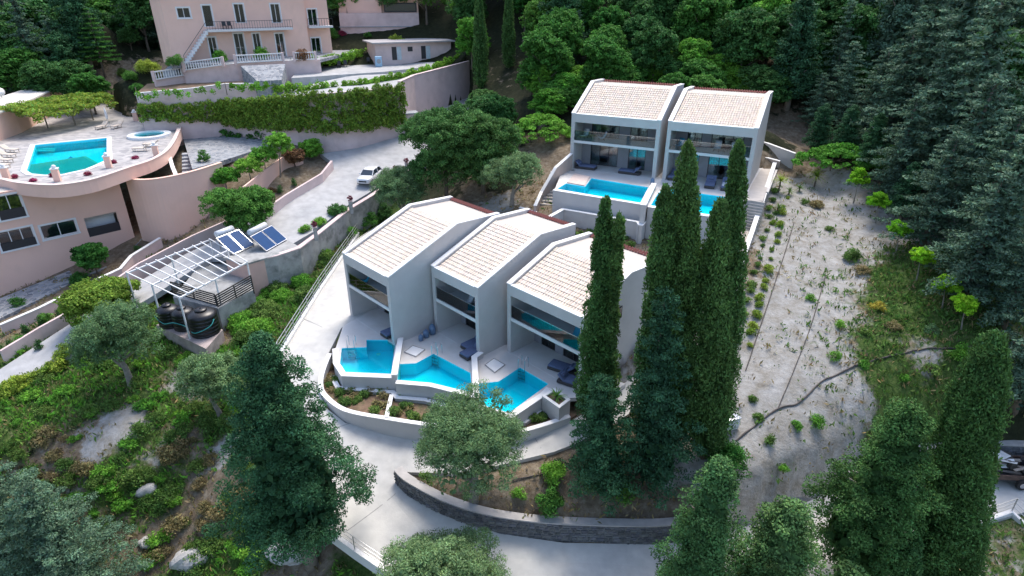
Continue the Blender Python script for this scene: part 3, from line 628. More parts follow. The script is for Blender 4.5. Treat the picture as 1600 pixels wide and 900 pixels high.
def stairs(name, a, b, width, n, m, label, side=0):
    """a top centre, b bottom centre"""
    a = Vector(a); b = Vector(b); d = (b - a); h = Vector((d.x, d.y, 0)); L = h.length; h.normalize(); s = Vector((-h.y, h.x, 0)); e = empty(name, (b.x, b.y, b.z), 0, label, 'stairs')
    for k in range(n):
        z1 = a.z - (a.z - b.z) * (k + 1) / n - b.z; p0 = a + h * (L * k / n) - Vector((b.x, b.y, 0)); p1 = a + h * (L * (k + 1) / n + .02) - Vector((b.x, b.y, 0))
        q = [p0 + s * width / 2, p0 - s * width / 2, p1 - s * width / 2, p1 + s * width / 2]; MB().prism([(v.x, v.y) for v in q], z1 - 1.0, z1 + (a.z - b.z) / n - .01 * (k % 2)).build('step', m, e)
    return e
stairs('outdoor_stairs', P(1178,313,Z2), P(1163,362,5.0), 1.9, 11, PATHC, 'outdoor stairs descending beside the upper villa next to the sandy slope')
stairs('outdoor_stairs', P(872,268,Z2), P(852,322,5.3), 1.5, 11, PATHC, 'outdoor stairs descending beside the long upper pool by the olive')
pwall('boundary_wall', [(1222,236,8.3),(1214,244,8.1),(1192,311,7.1),(1175,362,5.6),(1158,410,4.9),(1150,455,4.3)], .3, lambda x, y: float(T0(np.array([x]), np.array([y]))[0]) - 1.2, None, STUC, 'long sloping white wall between the upper villas and the sandy slope', cap=.05)
pwall('stair_wall', [(893,240,9.0),(868,262,8.4),(846,300,6.4),(836,322,5.7)], .25, lambda x, y: 3.8, None, mat('tan_stucco', (.5,.40,.34), .85, .08, 1.5), 'tan sloping wall beside the stairs under the olive', cap=.05)
pwall('garden_wall', [(812,324,5.3),(838,332,5.2)], .25, 4.2, None, STUC, 'short grey wall at the foot of the stairs by the olive', cap=.05)
pwall('garden_wall', [(1194,222,9.6),(1243,240,8.9)], .3, 6.5, None, STUC, 'grey retaining wall behind the upper villa near the forest', cap=.05)
pwall('garden_wall', [(1196,246,8.3),(1219,252,8.1)], .3, 6.5, None, mat('tan_stucco', (.5,.40,.34), .85, .08, 1.5), 'tan wall end at the top of the side path', cap=.05)
w2 = [P(1176,286,Z2), P(1198,250,Z2), P(1214,250,Z2), P(1192,314,Z2), P(1163,313,Z2)]
poly_sheet('side_path', w2, [], Z2 + .012, PATHC, None, .5)['kind'] = 'structure'
pb = [P(1172,352,5.0), P(1150,355,5.0), P(1135,440,4.4), P(1156,440,4.4)]
draped('lower_side_path', pb, RBF(pb, .1), PATHC, 1.0, .4, .25)['kind'] = 'structure'
# ------------------------------------------------------------------ railings
RAILM = mat('galvanised_rail', (.45, .46, .47), .4, .1, 6, metal=.7)
def railing(px, label, zf, height=1.0, step=1.8, nr=3, kerb=.25, m=RAILM):
    pp = [P(*q) for q in px]; e = empty('railing', pp[0], 0, label, 'railing'); o = pp[0]; loc = [p - o for p in pp]
    if kerb:
        zb = [-.5 + l.z for l in loc]; zt = [l.z + kerb for l in loc]; wall_strip(MB(), [(l.x, l.y) for l in loc], .25, zb, zt).build('kerb', WCAP, e)
    for a, b in zip(loc[:-1], loc[1:]):
        n = max(1, round((b - a).length / step))
        for k in range(n + (b is loc[-1])):
            q = a.lerp(b, k / n); MB().bar(q + Vector((0, 0, kerb - .05)), q + Vector((0, 0, kerb + height)), .05).build('post', m, e)
        for r in range(nr):
            z = kerb + height * (1 - r / nr); MB().bar(a + Vector((0, 0, z)), b + Vector((0, 0, z)), .035).build('rail', m, e)
    return e
railing([(560,366,.75),(500,455,.3),(437,557,-.2),(425,600,-.7)], 'steel railing on a white kerb along the driveway above the green bank', None)
railing([(500,822,-3.5),(555,862,-3.95),(602,894,-4.2),(680,940,-4.5)], 'steel railing beside the driveway under the big dark tree', None, kerb=.2)
railing([(1420,858,-5.1),(1510,824,-4.95),(1580,800,-4.65),(1612,830,-4.9)], 'steel railing along the lower road near the parked trailer', None, kerb=.1)
# ------------------------------------------------------------------ stone retaining wall along the driveway
def stone_wall(name, px, zb, m, capm, label, thick=.5, sz=(.32, .19), seed=3):
    """px: (u,v,ztop); separate stones set proud of a mortar core"""
    rng = random.Random(seed); pp = smooth_path([tuple(P(*q)) for q in px], 8)
    o = Vector((pp[0][0], pp[0][1], 0)); e = empty(name, o, 0, label, 'wall')
    loc = [(p[0] - o.x, p[1] - o.y) for p in pp]; zt = [p[2] for p in pp]; zbs = [zb(p[0], p[1]) for p in pp]
    wall_strip(MB(), loc, thick, [z - .4 for z in zbs], zt).build('wall_core', mat('wall_mortar', (.17, .17, .165), .95, .2, 4, .3), e)
    wall_strip(MB(), loc, thick + .05, [z + .002 for z in zt], [z + .09 for z in zt]).build('coping', capm, e)
    st = MB(); C = []
    cum = [0]
    for a, b in zip(loc[:-1], loc[1:]): cum.append(cum[-1] + math.hypot(b[0] - a[0], b[1] - a[1]))
    face = offset_path(loc, -thick / 2)
    def at_s(s):
        i = max(0, min(len(cum) - 2, int(np.searchsorted(cum, s)) - 1)); t = (s - cum[i]) / max(1e-6, cum[i + 1] - cum[i]); t = min(max(t, 0), 1)
        p = face[i].lerp(face[i + 1], t); dr = (face[i + 1] - face[i]).normalized(); return p, dr, zbs[i] + (zbs[i + 1] - zbs[i]) * t, zt[i] + (zt[i + 1] - zt[i]) * t
    row = 0; z = -.25
    while z < 2.2:
        hgt = sz[1] * rng.uniform(.7, 1.35); s = rng.uniform(-.2, .1)
        while s < cum[-1] - .1:
            wd = sz[0] * rng.uniform(.6, 1.5); p, dr, b0, t0 = at_s(max(0, s + wd / 2)); z0 = b0 + z + .01; z0 += rng.uniform(-.03, .03); z1 = min(t0 - .01, z0 + hgt - rng.uniform(.02, .05))
            if z1 - z0 > .07:
                nrm = Vector((dr.y, -dr.x)); dpt = rng.uniform(.02, .08); q = p + nrm * dpt / 2
                j = [rng.uniform(-.03, .03) for _ in range(8)]; hw = wd / 2 - .018
                vs_ = []
                for sx, zz, k in ((-1, z0, 0), (1, z0, 1), (1, z1, 2), (-1, z1, 3)):
                    bb = p + dr * (sx * hw + j[k]); vs_.append((bb.x - nrm.x * .05, bb.y - nrm.y * .05, zz + j[k + 4] * .5))
                for sx, zz, k in ((-1, z0, 0), (1, z0, 1), (1, z1, 2), (-1, z1, 3)):
                    bb = p + dr * (sx * (hw - .025) + j[k]) + nrm * dpt; vs_.append((bb.x, bb.y, zz + (.02 if zz == z0 else -.02) + j[k + 4] * .5))
                st.add(vs_, [(4, 5, 6, 7), (0, 1, 5, 4), (1, 2, 6, 5), (2, 3, 7, 6), (3, 0, 4, 7)])
                t = rng.uniform(.6, 1.3); C += [(t, t * rng.uniform(.96, 1.02), t * rng.uniform(.92, 1.06), 1)] * 8
            s += wd
        z += hgt; row += 1
    so_ = st.build('stones', m, e); ca = so_.data.color_attributes.new('tint', 'FLOAT_COLOR', 'POINT'); ca.data.foreach_set('color', np.array(C).ravel()); tag(so_, kind='stuff')
    return e
STONE = mat('grey_wall_stone', (.145, .15, .155), .9, .25, 6, .4, 20, attr='tint')
stone_wall('stone_wall', [(622,733,-2.15),(640,750,-2.3),(700,781,-2.65),(775,803,-3.0),(870,814,-3.35),(1000,818,-3.6),(1060,815,-3.7),(1130,806,-3.7)], lambda x, y: float(DRH([x], [y])[0]) - .05, STONE, mat('wall_cap_concrete', (.42, .40, .38), .9, .15, 2, .1), 'curved grey stone retaining wall along the driveway below the olive tree')
stone_wall('stone_wall', [(1330,742,-3.6),(1410,706,-3.4),(1500,693,-3.3),(1600,694,-3.1),(1760,705,-3.0)], lambda x, y: float(DRH([x], [y])[0]) - .05, STONE, mat('wall_cap_concrete', (.42, .40, .38), .9, .15, 2, .1), 'grey stone wall behind the lower road and the parked trailer', seed=5)
# ------------------------------------------------------------------ villa furniture
def daybed(loc, rz, label, L=1.9, Wd=.95):
    e = empty('sun_lounger', loc, rz, label, 'lounger', 'blue grey loungers on the villa terraces')
    rbox('base', (L, Wd, .22), (0, 0, .16), .04, WICK, e); rbox('mattress', (L * .68, Wd * .96, .16), (-L * .15, 0, .35), .05, CUSH, e)
    rbox('backrest', (L * .40, Wd * .96, .16), (L * .32, 0, .50), .05, CUSH, e).rotation_euler = (0, -.75, 0); rbox('pillow', (.28, .5, .14), (L * .30, 0, .64), .06, CUSH, e).rotation_euler = (0, -.75, 0)
    for x in (-L * .42, L * .42):
        for y in (-Wd * .4, Wd * .4): MB().box(x - .03, x + .03, y - .03, y + .03, 0, .06).build('foot', WICK, e)
    return e
def lounge_chair(loc, rz, label, m=None):
    m = m or CUSHL; e = empty('lounge_chair', loc, rz, label, 'chair', 'pale lounge chairs on the balconies')
    prof = [(-.35, .38), (.0, .30), (.22, .36), (.42, .72), (.50, .95)]; mb = MB()
    top = prof; vs_ = []
    for s in (-.3, .3): vs_ += [(x, s, z) for x, z in prof] + [(x + .05, s, z - .08) for x, z in prof]
    n = len(prof); fs_ = []
    for k in range(n - 1): fs_ += [(k, k + 1, 2 * n + k + 1, 2 * n + k), (n + k, 3 * n + k, 3 * n + k + 1, n + k + 1), (k, n + k, n + k + 1, k + 1), (2 * n + k, 2 * n + k + 1, 3 * n + k + 1, 3 * n + k)]
    fs_ += [(0, 2 * n, 3 * n, n), (n - 1, 2 * n - 1, 4 * n - 1, 3 * n - 1)]
    mb.add(vs_, fs_).build('shell', m, e, True)
    for sx in (-.28, .3):
        for sy in (-.26, .26): MB().bar((sx * .7, sy * .7, .34), (sx, sy, 0), .03).build('leg', WICK, e)
    return e
def side_table(loc, label):
    e = empty('side_table', loc, 0, label, 'table'); MB().lathe((0, 0, .42), [(.26, 0), (.27, .015), (.26, .03)], 18).build('table_top', WICK, e)
    for k in range(3): a = k * 2.094; MB().bar((.18 * math.cos(a), .18 * math.sin(a), .42), (.22 * math.cos(a), .22 * math.sin(a), 0), .025).build('leg', WICK, e)
    return e
def jar(loc, r, h, label):
    e = empty('floor_jar', loc, 0, label, 'jar', 'blue glazed floor jars'); MB().lathe((0, 0, 0), [(r * .7, 0), (r * .95, h * .12), (r, h * .5), (r * .9, h * .8), (r * .6, h * .9)], 16).build('body', JARM, e, True)
    lid = MB().lathe((0, 0, h * .9), [(r * .62, 0), (r * .6, h * .06), (r * .2, h * .1)], 16).build('lid', JARM, e, True); MB().lathe((0, 0, h), [(.03, 0), (.05, .04), (.02, .08)], 8).build('knob', JARM, lid); return e
daybed(hp('A', 5.0, .9), YAW1 + R(90), 'blue grey lounger under the villa beside the driveway railing')
daybed(hp('B', 3.9, .7), YAW1 + R(90), 'blue grey lounger at the middle villa, beside its twin under the balcony')
daybed(hp('B', 4.9 - .15, -.1), YAW1 + R(90), 'blue grey lounger at the middle villa, at the edge of the terrace pier')
daybed(hp('C', 4.6, 1.1), YAW1 + R(15), 'blue grey lounger by the glass doors facing the pointed pool', 2.1)
daybed(hp('C', 6.0, .3), YAW1 + R(-165), 'blue grey lounger beside the pier near the square planter box', 1.7)
daybed(hp('D', 1.6, .6), YAW2 + R(180), 'blue lounger by the left glass door beside the long upper pool', 2.2)
daybed(hp('D', 6.3, .7), YAW2 + R(0), 'blue lounger by the narrow glass door beside the long upper pool', 2.2)
daybed(hp('E', 1.0, .8), YAW2 + R(90), 'blue lounger behind the tall cypress by the upper villas', 1.9)
daybed(hp('E', 4.7, -.3), YAW2 + R(95), 'dark blue lounger between two tall cypresses by the upper pool', 2.1)
d2 = daybed(hp('E', 6.2, -.4), YAW2 + R(95), 'blue lounger with a white towel by the upper pool', 2.1)
rbox('towel', (1.3, .8, .03), (-.2, 0, .45), .01, CUSHL, d2)
lounge_chair(hp('D', 1.0, 1.2, 2.98), YAW2 + R(75), 'white lounge chair at the pier end of the balcony above the long upper pool')
lounge_chair(hp('D', 2.9, 1.1, 2.98), YAW2 + R(30), 'white reclining chair in the middle of the balcony above the long upper pool')
lounge_chair(hp('E', 4.6, 1.3, 2.98), YAW2 + R(85), 'white lounge chair on the balcony between the tall cypresses')
lounge_chair(hp('E', 6.3, 1.2, 2.98), YAW2 + R(110), 'white lounge chair half hidden by a cypress top on the balcony')
lounge_chair(hp('B', 2.9, 1.0, 2.98), YAW1 + R(80), 'white lounge chair on the balcony of the middle villa')
lounge_chair(hp('B', 4.5, .8, 2.98), YAW1 + R(120), 'second white lounge chair by the pier on the balcony of the middle villa')
side_table(hp('D', 2.0, 1.0, 2.98), 'small round table between the white chairs above the long upper pool')
side_table(hp('E', 5.4, 1.1, 2.98), 'small round table between the white chairs behind the cypress tops')
side_table(hp('B', 3.8, 1.0, 2.98), 'small round table between the chairs of the middle villa balcony')
BLUE = mat('turquoise_cushion', (.03, .30, .45), .8, .1, 5)
lounge_chair(hp('C', 5.6, .9, 2.98), YAW1 + R(90), 'turquoise lounge chair on the glass balcony above the pointed pool', BLUE)
lounge_chair(hp('A', 1.2, .9, 2.98), YAW1 + R(60), 'turquoise lounge chair on the balcony beside the driveway railing', BLUE)
lounge_chair(hp('E', 1.0, .9, 2.98), YAW2 + R(60), 'turquoise lounge chair on the upper balcony beside the tallest cypress', BLUE)
for (u, v, r, h, lb_) in ((676,522,.27,.85,'largest of three blue jars against the villa side wall'), (666,527,.24,.65,'middle sized of three blue jars against the villa side wall'), (658,532,.2,.5,'smallest of three blue jars against the villa side wall'), (1019,288,.2,.6,'single blue jar by the pier between the upper pools')):
    z = 0 if u < 900 else Z2; q = P(u, v, z); jar(q, r, h, lb_)
# pale square mats let into the terrace
PADM = mat('white_stone_pad', (.72, .72, .72), .6, .05, 2)
for l_, pxs in (('white square shower pad on the middle villa terrace', ((632,551),(645,541),(664,547),(650,558))), ('white square shower pad beside the pointed pool', ((758,571),(772,561),(789,571),(773,583)))):
    q = [P(u, v, .0) for u, v in pxs]; c = sum(q, Vector()) / 4; e = empty('shower_pad', c, 0, l_, 'pad'); MB().prism([(p.x - c.x, p.y - c.y) for p in q], .004, .06).build('slab', PADM, e)
    wall_strip(MB(), ccw([(p.x - c.x, p.y - c.y) for p in q]), .05, .004, .068, closed=True).build('rim', CHROME, e)
q = [P(886,286,Z2), P(913,291,Z2), P(922,277,Z2), P(898,272,Z2)]; c = sum(q, Vector()) / 4; e = empty('sun_deck', c, 0, 'pink stone sun deck at the stair corner of the long upper pool', 'deck'); MB().prism([(p.x - c.x, p.y - c.y) for p in q], .01, .09).build('slab', mat('pink_stone', (.62, .50, .44), .8, .12, 3), e)
# ------------------------------------------------------------------ hotel on the left
PINK = mat('salmon_stucco', (.85, .56, .45), .85, .07, .8, .05, 25, stain=(.62, .40, .34), stain_amt=.35, stain_scale=.4)
PINKL = mat('pale_pink_stucco', (.70, .55, .525), .85, .09, .8, .06, 20, stain=(.50, .38, .36), stain_amt=.6, stain_scale=.35)
WHITEP = mat('white_paint', (.76, .76, .76), .6, .04, 3)
CREAMR = mat('cream_roof_concrete', (.62, .58, .52), .85, .1, 1.5)
STEPM = mat('grey_stone_steps', (.33, .35, .38), .9, .2, 4, .2)
DARKM = mat('dark_metal', (.03, .03, .035), .5, .1, 5)
def crazymat(name, a, b, sc):
    m = bpy.data.materials.new(name); m.use_nodes = True; nt = m.node_tree; N = nt.nodes; L = nt.links; bs = N['Principled BSDF']; bs.inputs['Roughness'].default_value = .85
    geo = N.new('ShaderNodeNewGeometry'); v = N.new('ShaderNodeTexVoronoi'); v.inputs['Scale'].default_value = sc; L.new(geo.outputs['Position'], v.inputs['Vector'])
    r = N.new('ShaderNodeValToRGB'); r.color_ramp.elements[0].color = (*a, 1); r.color_ramp.elements[1].color = (*b, 1); s = N.new('ShaderNodeSeparateColor'); L.new(v.outputs['Color'], s.inputs[0]); L.new(s.outputs[0], r.inputs[0])
    d = N.new('ShaderNodeTexVoronoi'); d.feature = 'DISTANCE_TO_EDGE'; d.inputs['Scale'].default_value = sc; L.new(geo.outputs['Position'], d.inputs['Vector'])
    mr = N.new('ShaderNodeMapRange'); mr.inputs[1].default_value = .02; mr.inputs[2].default_value = .07; L.new(d.outputs['Distance'], mr.inputs[0])
    mx = N.new('ShaderNodeMix'); mx.data_type = 'RGBA'; mx.inputs[6].default_value = (.38, .37, .36, 1); L.new(mr.outputs[0], mx.inputs[0]); L.new(r.outputs[0], mx.inputs[7]); L.new(mx.outputs[2], bs.inputs['Base Color']); return m
CRAZY = crazymat('crazy_paving', (.27, .26, .26), (.48, .45, .43), 1.7); CRAZYB = crazymat('grey_crazy_paving', (.12, .14, .17), (.32, .34, .36), 1.9)
def frame_of(o, yaw):
    a = Vector((math.cos(yaw), math.sin(yaw), 0)); b = Vector((-a.y, a.x, 0))
    def xz(u, v, off=0.0):
        d = ray(u, v); c = Vector((0, 0, CAMH)); oo = Vector(o) + b * off; t = (oo - c).dot(b) / d.dot(b); p = c + d * t; return (p - Vector((o[0], o[1], 0))).dot(a), p.z - o[2]
    return a, b, xz
def holed_wall(mb, outer, holes, y0, y1):
    """outer/holes as (x0,x1,z0,z1) rectangles or polygons in (x,z)"""
    def poly(r): return [(r[0], r[2]), (r[1], r[2]), (r[1], r[3]), (r[0], r[3])] if not hasattr(r[0], '__len__') else list(r)
    loops = [ccw(poly(outer))] + [ccw(poly(h)) for h in holes]; flat = [p for l in loops for p in l]; n = len(flat)
    tri = tessellate_polygon([[Vector((x, z, 0)) for x, z in l] for l in loops])
    vs_ = [(x, y0, z) for x, z in flat] + [(x, y1, z) for x, z in flat]; fs_ = [tuple(t) for t in tri] + [tuple(i + n for i in t) for t in tri]; o = 0
    for l in loops:
        m = len(l); fs_ += [(o + i, o + (i + 1) % m, o + (i + 1) % m + n, o + i + n) for i in range(m)]; o += m
    return mb.add(vs_, fs_)
def window(parent, x0, x1, z0, z1, y, n=2, surround=.14, fm=None, name='window', proud=.06, door=False):
    fm = fm or WHITEP; t = .07; mb = MB(); s = surround
    if s:
        mb.box(x0 - s, x1 + s, y - proud, y - .002, z1, z1 + s); mb.box(x0 - s, x0, y - proud, y - .002, z0, z1); mb.box(x1, x1 + s, y - proud, y - .002, z0, z1)
        if not door: mb.box(x0 - s - .04, x1 + s + .04, y - proud - .04, y - .002, z0 - s, z0)
    yb = y + .1; mb.box(x0, x1, yb - .03, yb + .03, z0, z0 + t); mb.box(x0, x1, yb - .03, yb + .03, z1 - t, z1)
    for k in range(n + 1):
        xx = x0 + (x1 - x0 - t) * k / n; mb.box(xx, xx + t, yb - .03, yb + .03, z0 + t, z1 - t)
    f = mb.build(name, fm, parent)
    for k in range(n):
        a = x0 + (x1 - x0 - t) * k / n + t; b = x0 + (x1 - x0 - t) * (k + 1) / n; MB().box(a, b, yb - .01, yb + .01, z0 + t, z1 - t).build('pane', PANE, f)
    return f
YH = R(47.4); CH = P(182, 272, 7.45); aH = Vector((math.cos(YH), math.sin(YH), 0)); OH = CH - aH * 24; OH.z = -3.2
a_, b_, xz = frame_of(OH, YH)
def rect(pts_, fn): q = [fn(*p) for p in pts_]; return (min(x for x, z in q[::1]), max(x for x, z in q), min(z for x, z in q), max(z for x, z in q))
hotel = empty('hotel_building', OH, YH, 'salmon pink hotel block with a curved pool terrace on its roof', 'building')
def avgrect(tl, tr, bl, br, fn=xz):
    A, B, C_, D_ = fn(*tl), fn(*tr), fn(*bl), fn(*br); return ((A[0] + C_[0]) / 2, (B[0] + D_[0]) / 2, (C_[1] + D_[1]) / 2, (A[1] + B[1]) / 2)
r1 = avgrect((-8,308),(30,301),(-2,346),(41,337)); r2 = avgrect((-6,364),(50,353),(3,392),(58,383)); r3 = avgrect((60,352),(117,344),(69,372),(123,365)); r4 = avgrect((129,340),(183,332),(141,369),(189,361))
ZT = 7.45 - OH.z + .2
holed_wall(MB(), (0, 24, 0, ZT), [r1, r2, r3, r4], 0, .3).build('front_wall', PINK, hotel)
MB().box(23.7, 24, .3, 10, 0, ZT).build('side_wall', PINK, hotel); MB().box(0, 23.7, 9.7, 10, 0, ZT).build('rear_wall', PINK, hotel); MB().box(0, .3, .3, 9.7, 0, ZT).build('side_wall', PINK, hotel)
MB().box(.3, 23.7, .3, 9.7, ZT - .3, ZT - .01).build('roof_slab', INT, hotel); MB().box(.3, 23.7, .3, 9.7, 6.7, 6.95).build('floor_slab', INT, hotel); MB().box(.3, 23.7, 3.2, 3.35, 0, ZT - .3).build('partition', INT, hotel)
for r, n in ((r1, 2), (r2, 3), (r3, 2)): window(hotel, *r, 0, n)
nb = MB(); nb.box(r4[0] + .01, r4[1] - .01, 1.2, 1.3, r4[2], r4[3]); nb.build('balcony_recess', WHITEP, hotel); MB().box(r4[0] + .02, r4[1] - .02, .05, .1, r4[2], r4[2] + (r4[3] - r4[2]) * .45).build('balcony_panel', DARKM, hotel)
for r in (r1, r2): MB().box(r[0] + .02, r[1] - .02, .02, .06, r[2], r[2] + (r[3] - r[2]) * .4).build('balcony_panel', DARKM, hotel)
# beige shadow niche under the terrace edge, a slab that follows the curve
jac = P(234, 213, HZ)
jr = 1.75
jhole = [(jac.x + jr * math.cos(k * math.pi / 10), jac.y + jr * math.sin(k * math.pi / 10)) for k in range(20)]
HD = smooth_path([tuple(p) for p in HDECK[:11]], 4) + [tuple(p) for p in HDECK[11:]]
poly_sheet('hotel_terrace', HD, [WP['H'], jhole], HZ, CRAZY, None, .5)['kind'] = 'structure'
edge = [p for p in HD[:41]]
pc0 = Vector((edge[20][0], edge[20][1], 0)); e = empty('parapet', pc0, 0, 'curved salmon pink parapet along the hotel pool terrace', 'wall')
wall_strip(MB(), [(p[0] - pc0.x, p[1] - pc0.y) for p in edge], .3, 7.2, 8.35).build('wall_body', PINK, e); wall_strip(MB(), [(p[0] - pc0.x, p[1] - pc0.y) for p in edge], .42, 8.352, 8.43).build('coping', mat('pink_coping', (.74, .58, .52), .7, .08, 2), e)
for (u, v), lb_ in zip(((12,281),(91,283),(171,262),(245,244),(213,189),(277,192)), ('nearest the row of loungers', 'before the pool corner', 'between the pool and the jacuzzi', 'in front of the jacuzzi', 'beside the sunbeds', 'at the end of the curved parapet')):
    q = P(u, v, HZ); e = empty('gate_pillar', q, R(20), 'salmon pillar with white ball cap on the hotel terrace ' + lb_, 'pillar'); MB().box(-.26, .26, -.26, .26, -.6, 1.15).build('shaft', PINK, e); MB().box(-.32, .32, -.32, .32, 1.152, 1.24).build('cap', WHITEP, e); MB().lathe((0, 0, 1.242), [(.12, 0), (.2, .1), (.2, .2), (.1, .3)], 12).build('globe', WHITEP, e, True)
pool(WP['H'], HZ, 'hotel swimming pool with a dark blue diamond on its floor', group='hotel pools')
pe = [o for o in COL.objects if o.name.startswith('swimming_pool')][-1]
dm = [P(99,254,HZ-.97), P(110,244,HZ-.97), P(122,251,HZ-.97), P(111,261,HZ-.97)]
mesh('floor_emblem', [(p.x - pe.location.x, p.y - pe.location.y, -.985) for p in dm], [(0, 1, 2, 3)], mat('blue_mosaic', (.02, .12, .45), .5, .1, 5), pe)
for k in range(3): st0 = P(57, 233 + k * 2.5, HZ - .3 * (k + 1)); MB().obox((st0.x + .9 - pe.location.x, st0.y - pe.location.y, -.3 * (k + 1)), (2.2, .35, .06), R(12)).build('pool_step', WHITEP, pe)
je = empty('jacuzzi', jac, 0, 'round hotel jacuzzi with white rim and turquoise water', 'jacuzzi')
wall_strip(MB(), [(x - jac.x, y - jac.y) for x, y in jhole], .75, -.2, .3, closed=True, off=-.3).build('rim', WHITEP, je)
MB().lathe((0, 0, -.6), [(jr - .02, 0), (jr - .02, .02)], 24).build('basin', BASIN, je); poly_sheet('water', [(x * .99 - jac.x * .99, y * .99 - jac.y * .99) for x, y in jhole], [], .12, WATER, je)
wall_strip(MB(), WP['H'], .5, HZ + .004, HZ + .06, closed=True, off=-.25 if ccw([(p.x, p.y) for p in WP['H']])[0] == (WP['H'][0].x, WP['H'][0].y) else .25).build('pool_coping', WHITEP, None)
bpy.data.objects['pool_coping'].parent = pe; bpy.data.objects['pool_coping'].location = (-pe.location.x, -pe.location.y, -pe.location.z)
SUNB = mat('beige_sunbed', (.58, .5, .42), .85, .08, 4)
def sunbed(loc, rz, label):
    e = empty('sunbed', loc, rz, label, 'sunbed', 'beige sunbeds on the hotel terrace'); rbox('seat', (1.25, .68, .1), (-.3, 0, .36), .03, SUNB, e); rbox('backrest', (.75, .68, .1), (.6, 0, .56), .03, SUNB, e).rotation_euler = (0, -.6, 0)
    for x in (-.8, .35):
        for y in (-.28, .28): MB().box(x - .03, x + .03, y - .03, y + .03, 0, .31).build('leg', SUNB, e)
    return e
sunbed(P(160,201,HZ), R(80), 'beige sunbed beside the closed umbrella, on its vine side'); sunbed(P(184,200,HZ), R(80), 'beige sunbed beside the closed umbrella, towards the jacuzzi')
for k, w_ in enumerate(('nearest the curved parapet', 'second from the curved parapet', 'third from the curved parapet', 'farthest from the curved parapet')): sunbed(P(2 + 5 * k, 262 - 8 * k, HZ), R(170), 'beige sunbed at the short pool end, ' + w_)
sunbed(P(222,236,HZ), R(10), 'beige sunbed lying before the jacuzzi along the parapet'); sunbed(P(238,229,HZ), R(10), 'beige sunbed close to the jacuzzi rim')
def parasol(loc, label):
    e = empty('closed_umbrella', loc, 0, label, 'umbrella'); MB().tube([(0, 0, 0), (0, 0, 2.5)], .03, 8).build('pole', WHITEP, e); MB().lathe((0, 0, .9), [(.05, 0), (.17, .3), (.14, 1.0), (.03, 1.55)], 10).build('folded_canopy', WHITEP, e, True); MB().lathe((0, 0, 0), [(.28, 0), (.28, .06)], 12).build('foot', STEPM, e)
parasol(P(171,198,HZ), 'closed white umbrella between two beige sunbeds')
# poolside bar roof
q = [P(-40,196,10.6), P(20,177,10.6), P(117,131,10.6), P(105,125,10.6), P(-40,172,10.6)]; c = sum(q, Vector()) / 5
e = empty('bar_building', (c.x, c.y, HZ), 0, 'low hotel bar with a cream slab roof behind the vine pergola', 'building'); MB().prism([(p.x - c.x, p.y - c.y) for p in q], 3.0, 3.2).build('roof', CREAMR, e)
MB().prism([((p.x - c.x) * .9, (p.y - c.y) * .9) for p in q], -.3, 2.99).build('wall', PINK, e)
dish = empty('satellite_dish', P(5,158,10.8), 0, 'white satellite dish on the bar roof', 'dish'); MB().tube([(0, 0, 0), (0, 0, 1.0)], .04, 6).build('mast', STEPM, dish); d_ = MB().lathe((0, 0, 0), [(.05, 0), (.4, .06), (.62, .18), (.64, .2)], 16).build('reflector', WHITEP, dish, True); d_.location = (0, -.1, 1.1); d_.rotation_euler = (R(60), 0, R(30))
# vine pergola on the terrace: posts here, leaves later
VP = [P(28,205,HZ), P(75,200,HZ), P(118,196,HZ), P(146,188,HZ)]
# big curved salmon retaining wall
pwall('curved_wall', [(198,279,7.1),(222,281,7.15),(254,278,7.25),(300,268,7.3),(345,254,7.35)], .35, -1, None, PINK, 'tall curved salmon retaining wall beside the hotel', cap=.06, capm=PINK, smooth=5)
pwall('side_wall', [(262,236,7.6),(270,262,7.2),(276,276,6.9)], .3, 3.5, None, PINK, 'narrow salmon wall beside the hotel garden steps', cap=.05)
poly_sheet('hotel_courtyard', COURT, [], 6.75, CRAZYB, None, .5)['kind'] = 'structure'
stairs('garden_steps', P(296,238,6.7), P(297,272,5.4), 1.6, 6, STEPM, 'grey stone steps beside the clipped green hedge dome')
lane = [P(345,322,2.6), P(310,345,1.6), P(225,372,.5), P(190,410,-.4), P(120,440,-1.0), P(0,500,-1.6), P(0,468,-1.6), P(120,420,-.9), P(190,392,-.2), P(225,352,.9), P(310,331,1.9)]
draped('stone_lane', lane, RBF(lane, .2), CRAZYB, 1.0, .6, .12)['kind'] = 'structure'
pwall('lane_wall', [(0,508,-.7),(60,482,-.4),(120,452,-.1),(188,420,.5),(205,400,.9),(250,372,1.4)], .25, -3.5, None, PINKL, 'low pink wall with white coping along the stone lane under the hotel', cap=.07)
pwall('lane_wall', [(0,548,-.6),(60,512,-.2),(100,490,.1),(160,450,.7),(215,412,1.4),(300,368,2.4),(352,345,3.2)], .22, -3.5, None, PINKL, 'long low pink wall above the hotel road', cap=.0)
pwall('island_wall', [(518,251,6.3),(502,271,5.7),(445,305,4.9),(405,333,4.3)], .25, 2.0, None, PINKL, 'pink kerb wall of the planted island beside the road', cap=.0)
pwall('fence_wall', [(470,232,7.2),(440,246,6.7),(410,268,6.2),(380,292,5.6)], .2, 3.0, None, PINK, 'salmon wall behind the row of small pollarded trees', cap=.0)
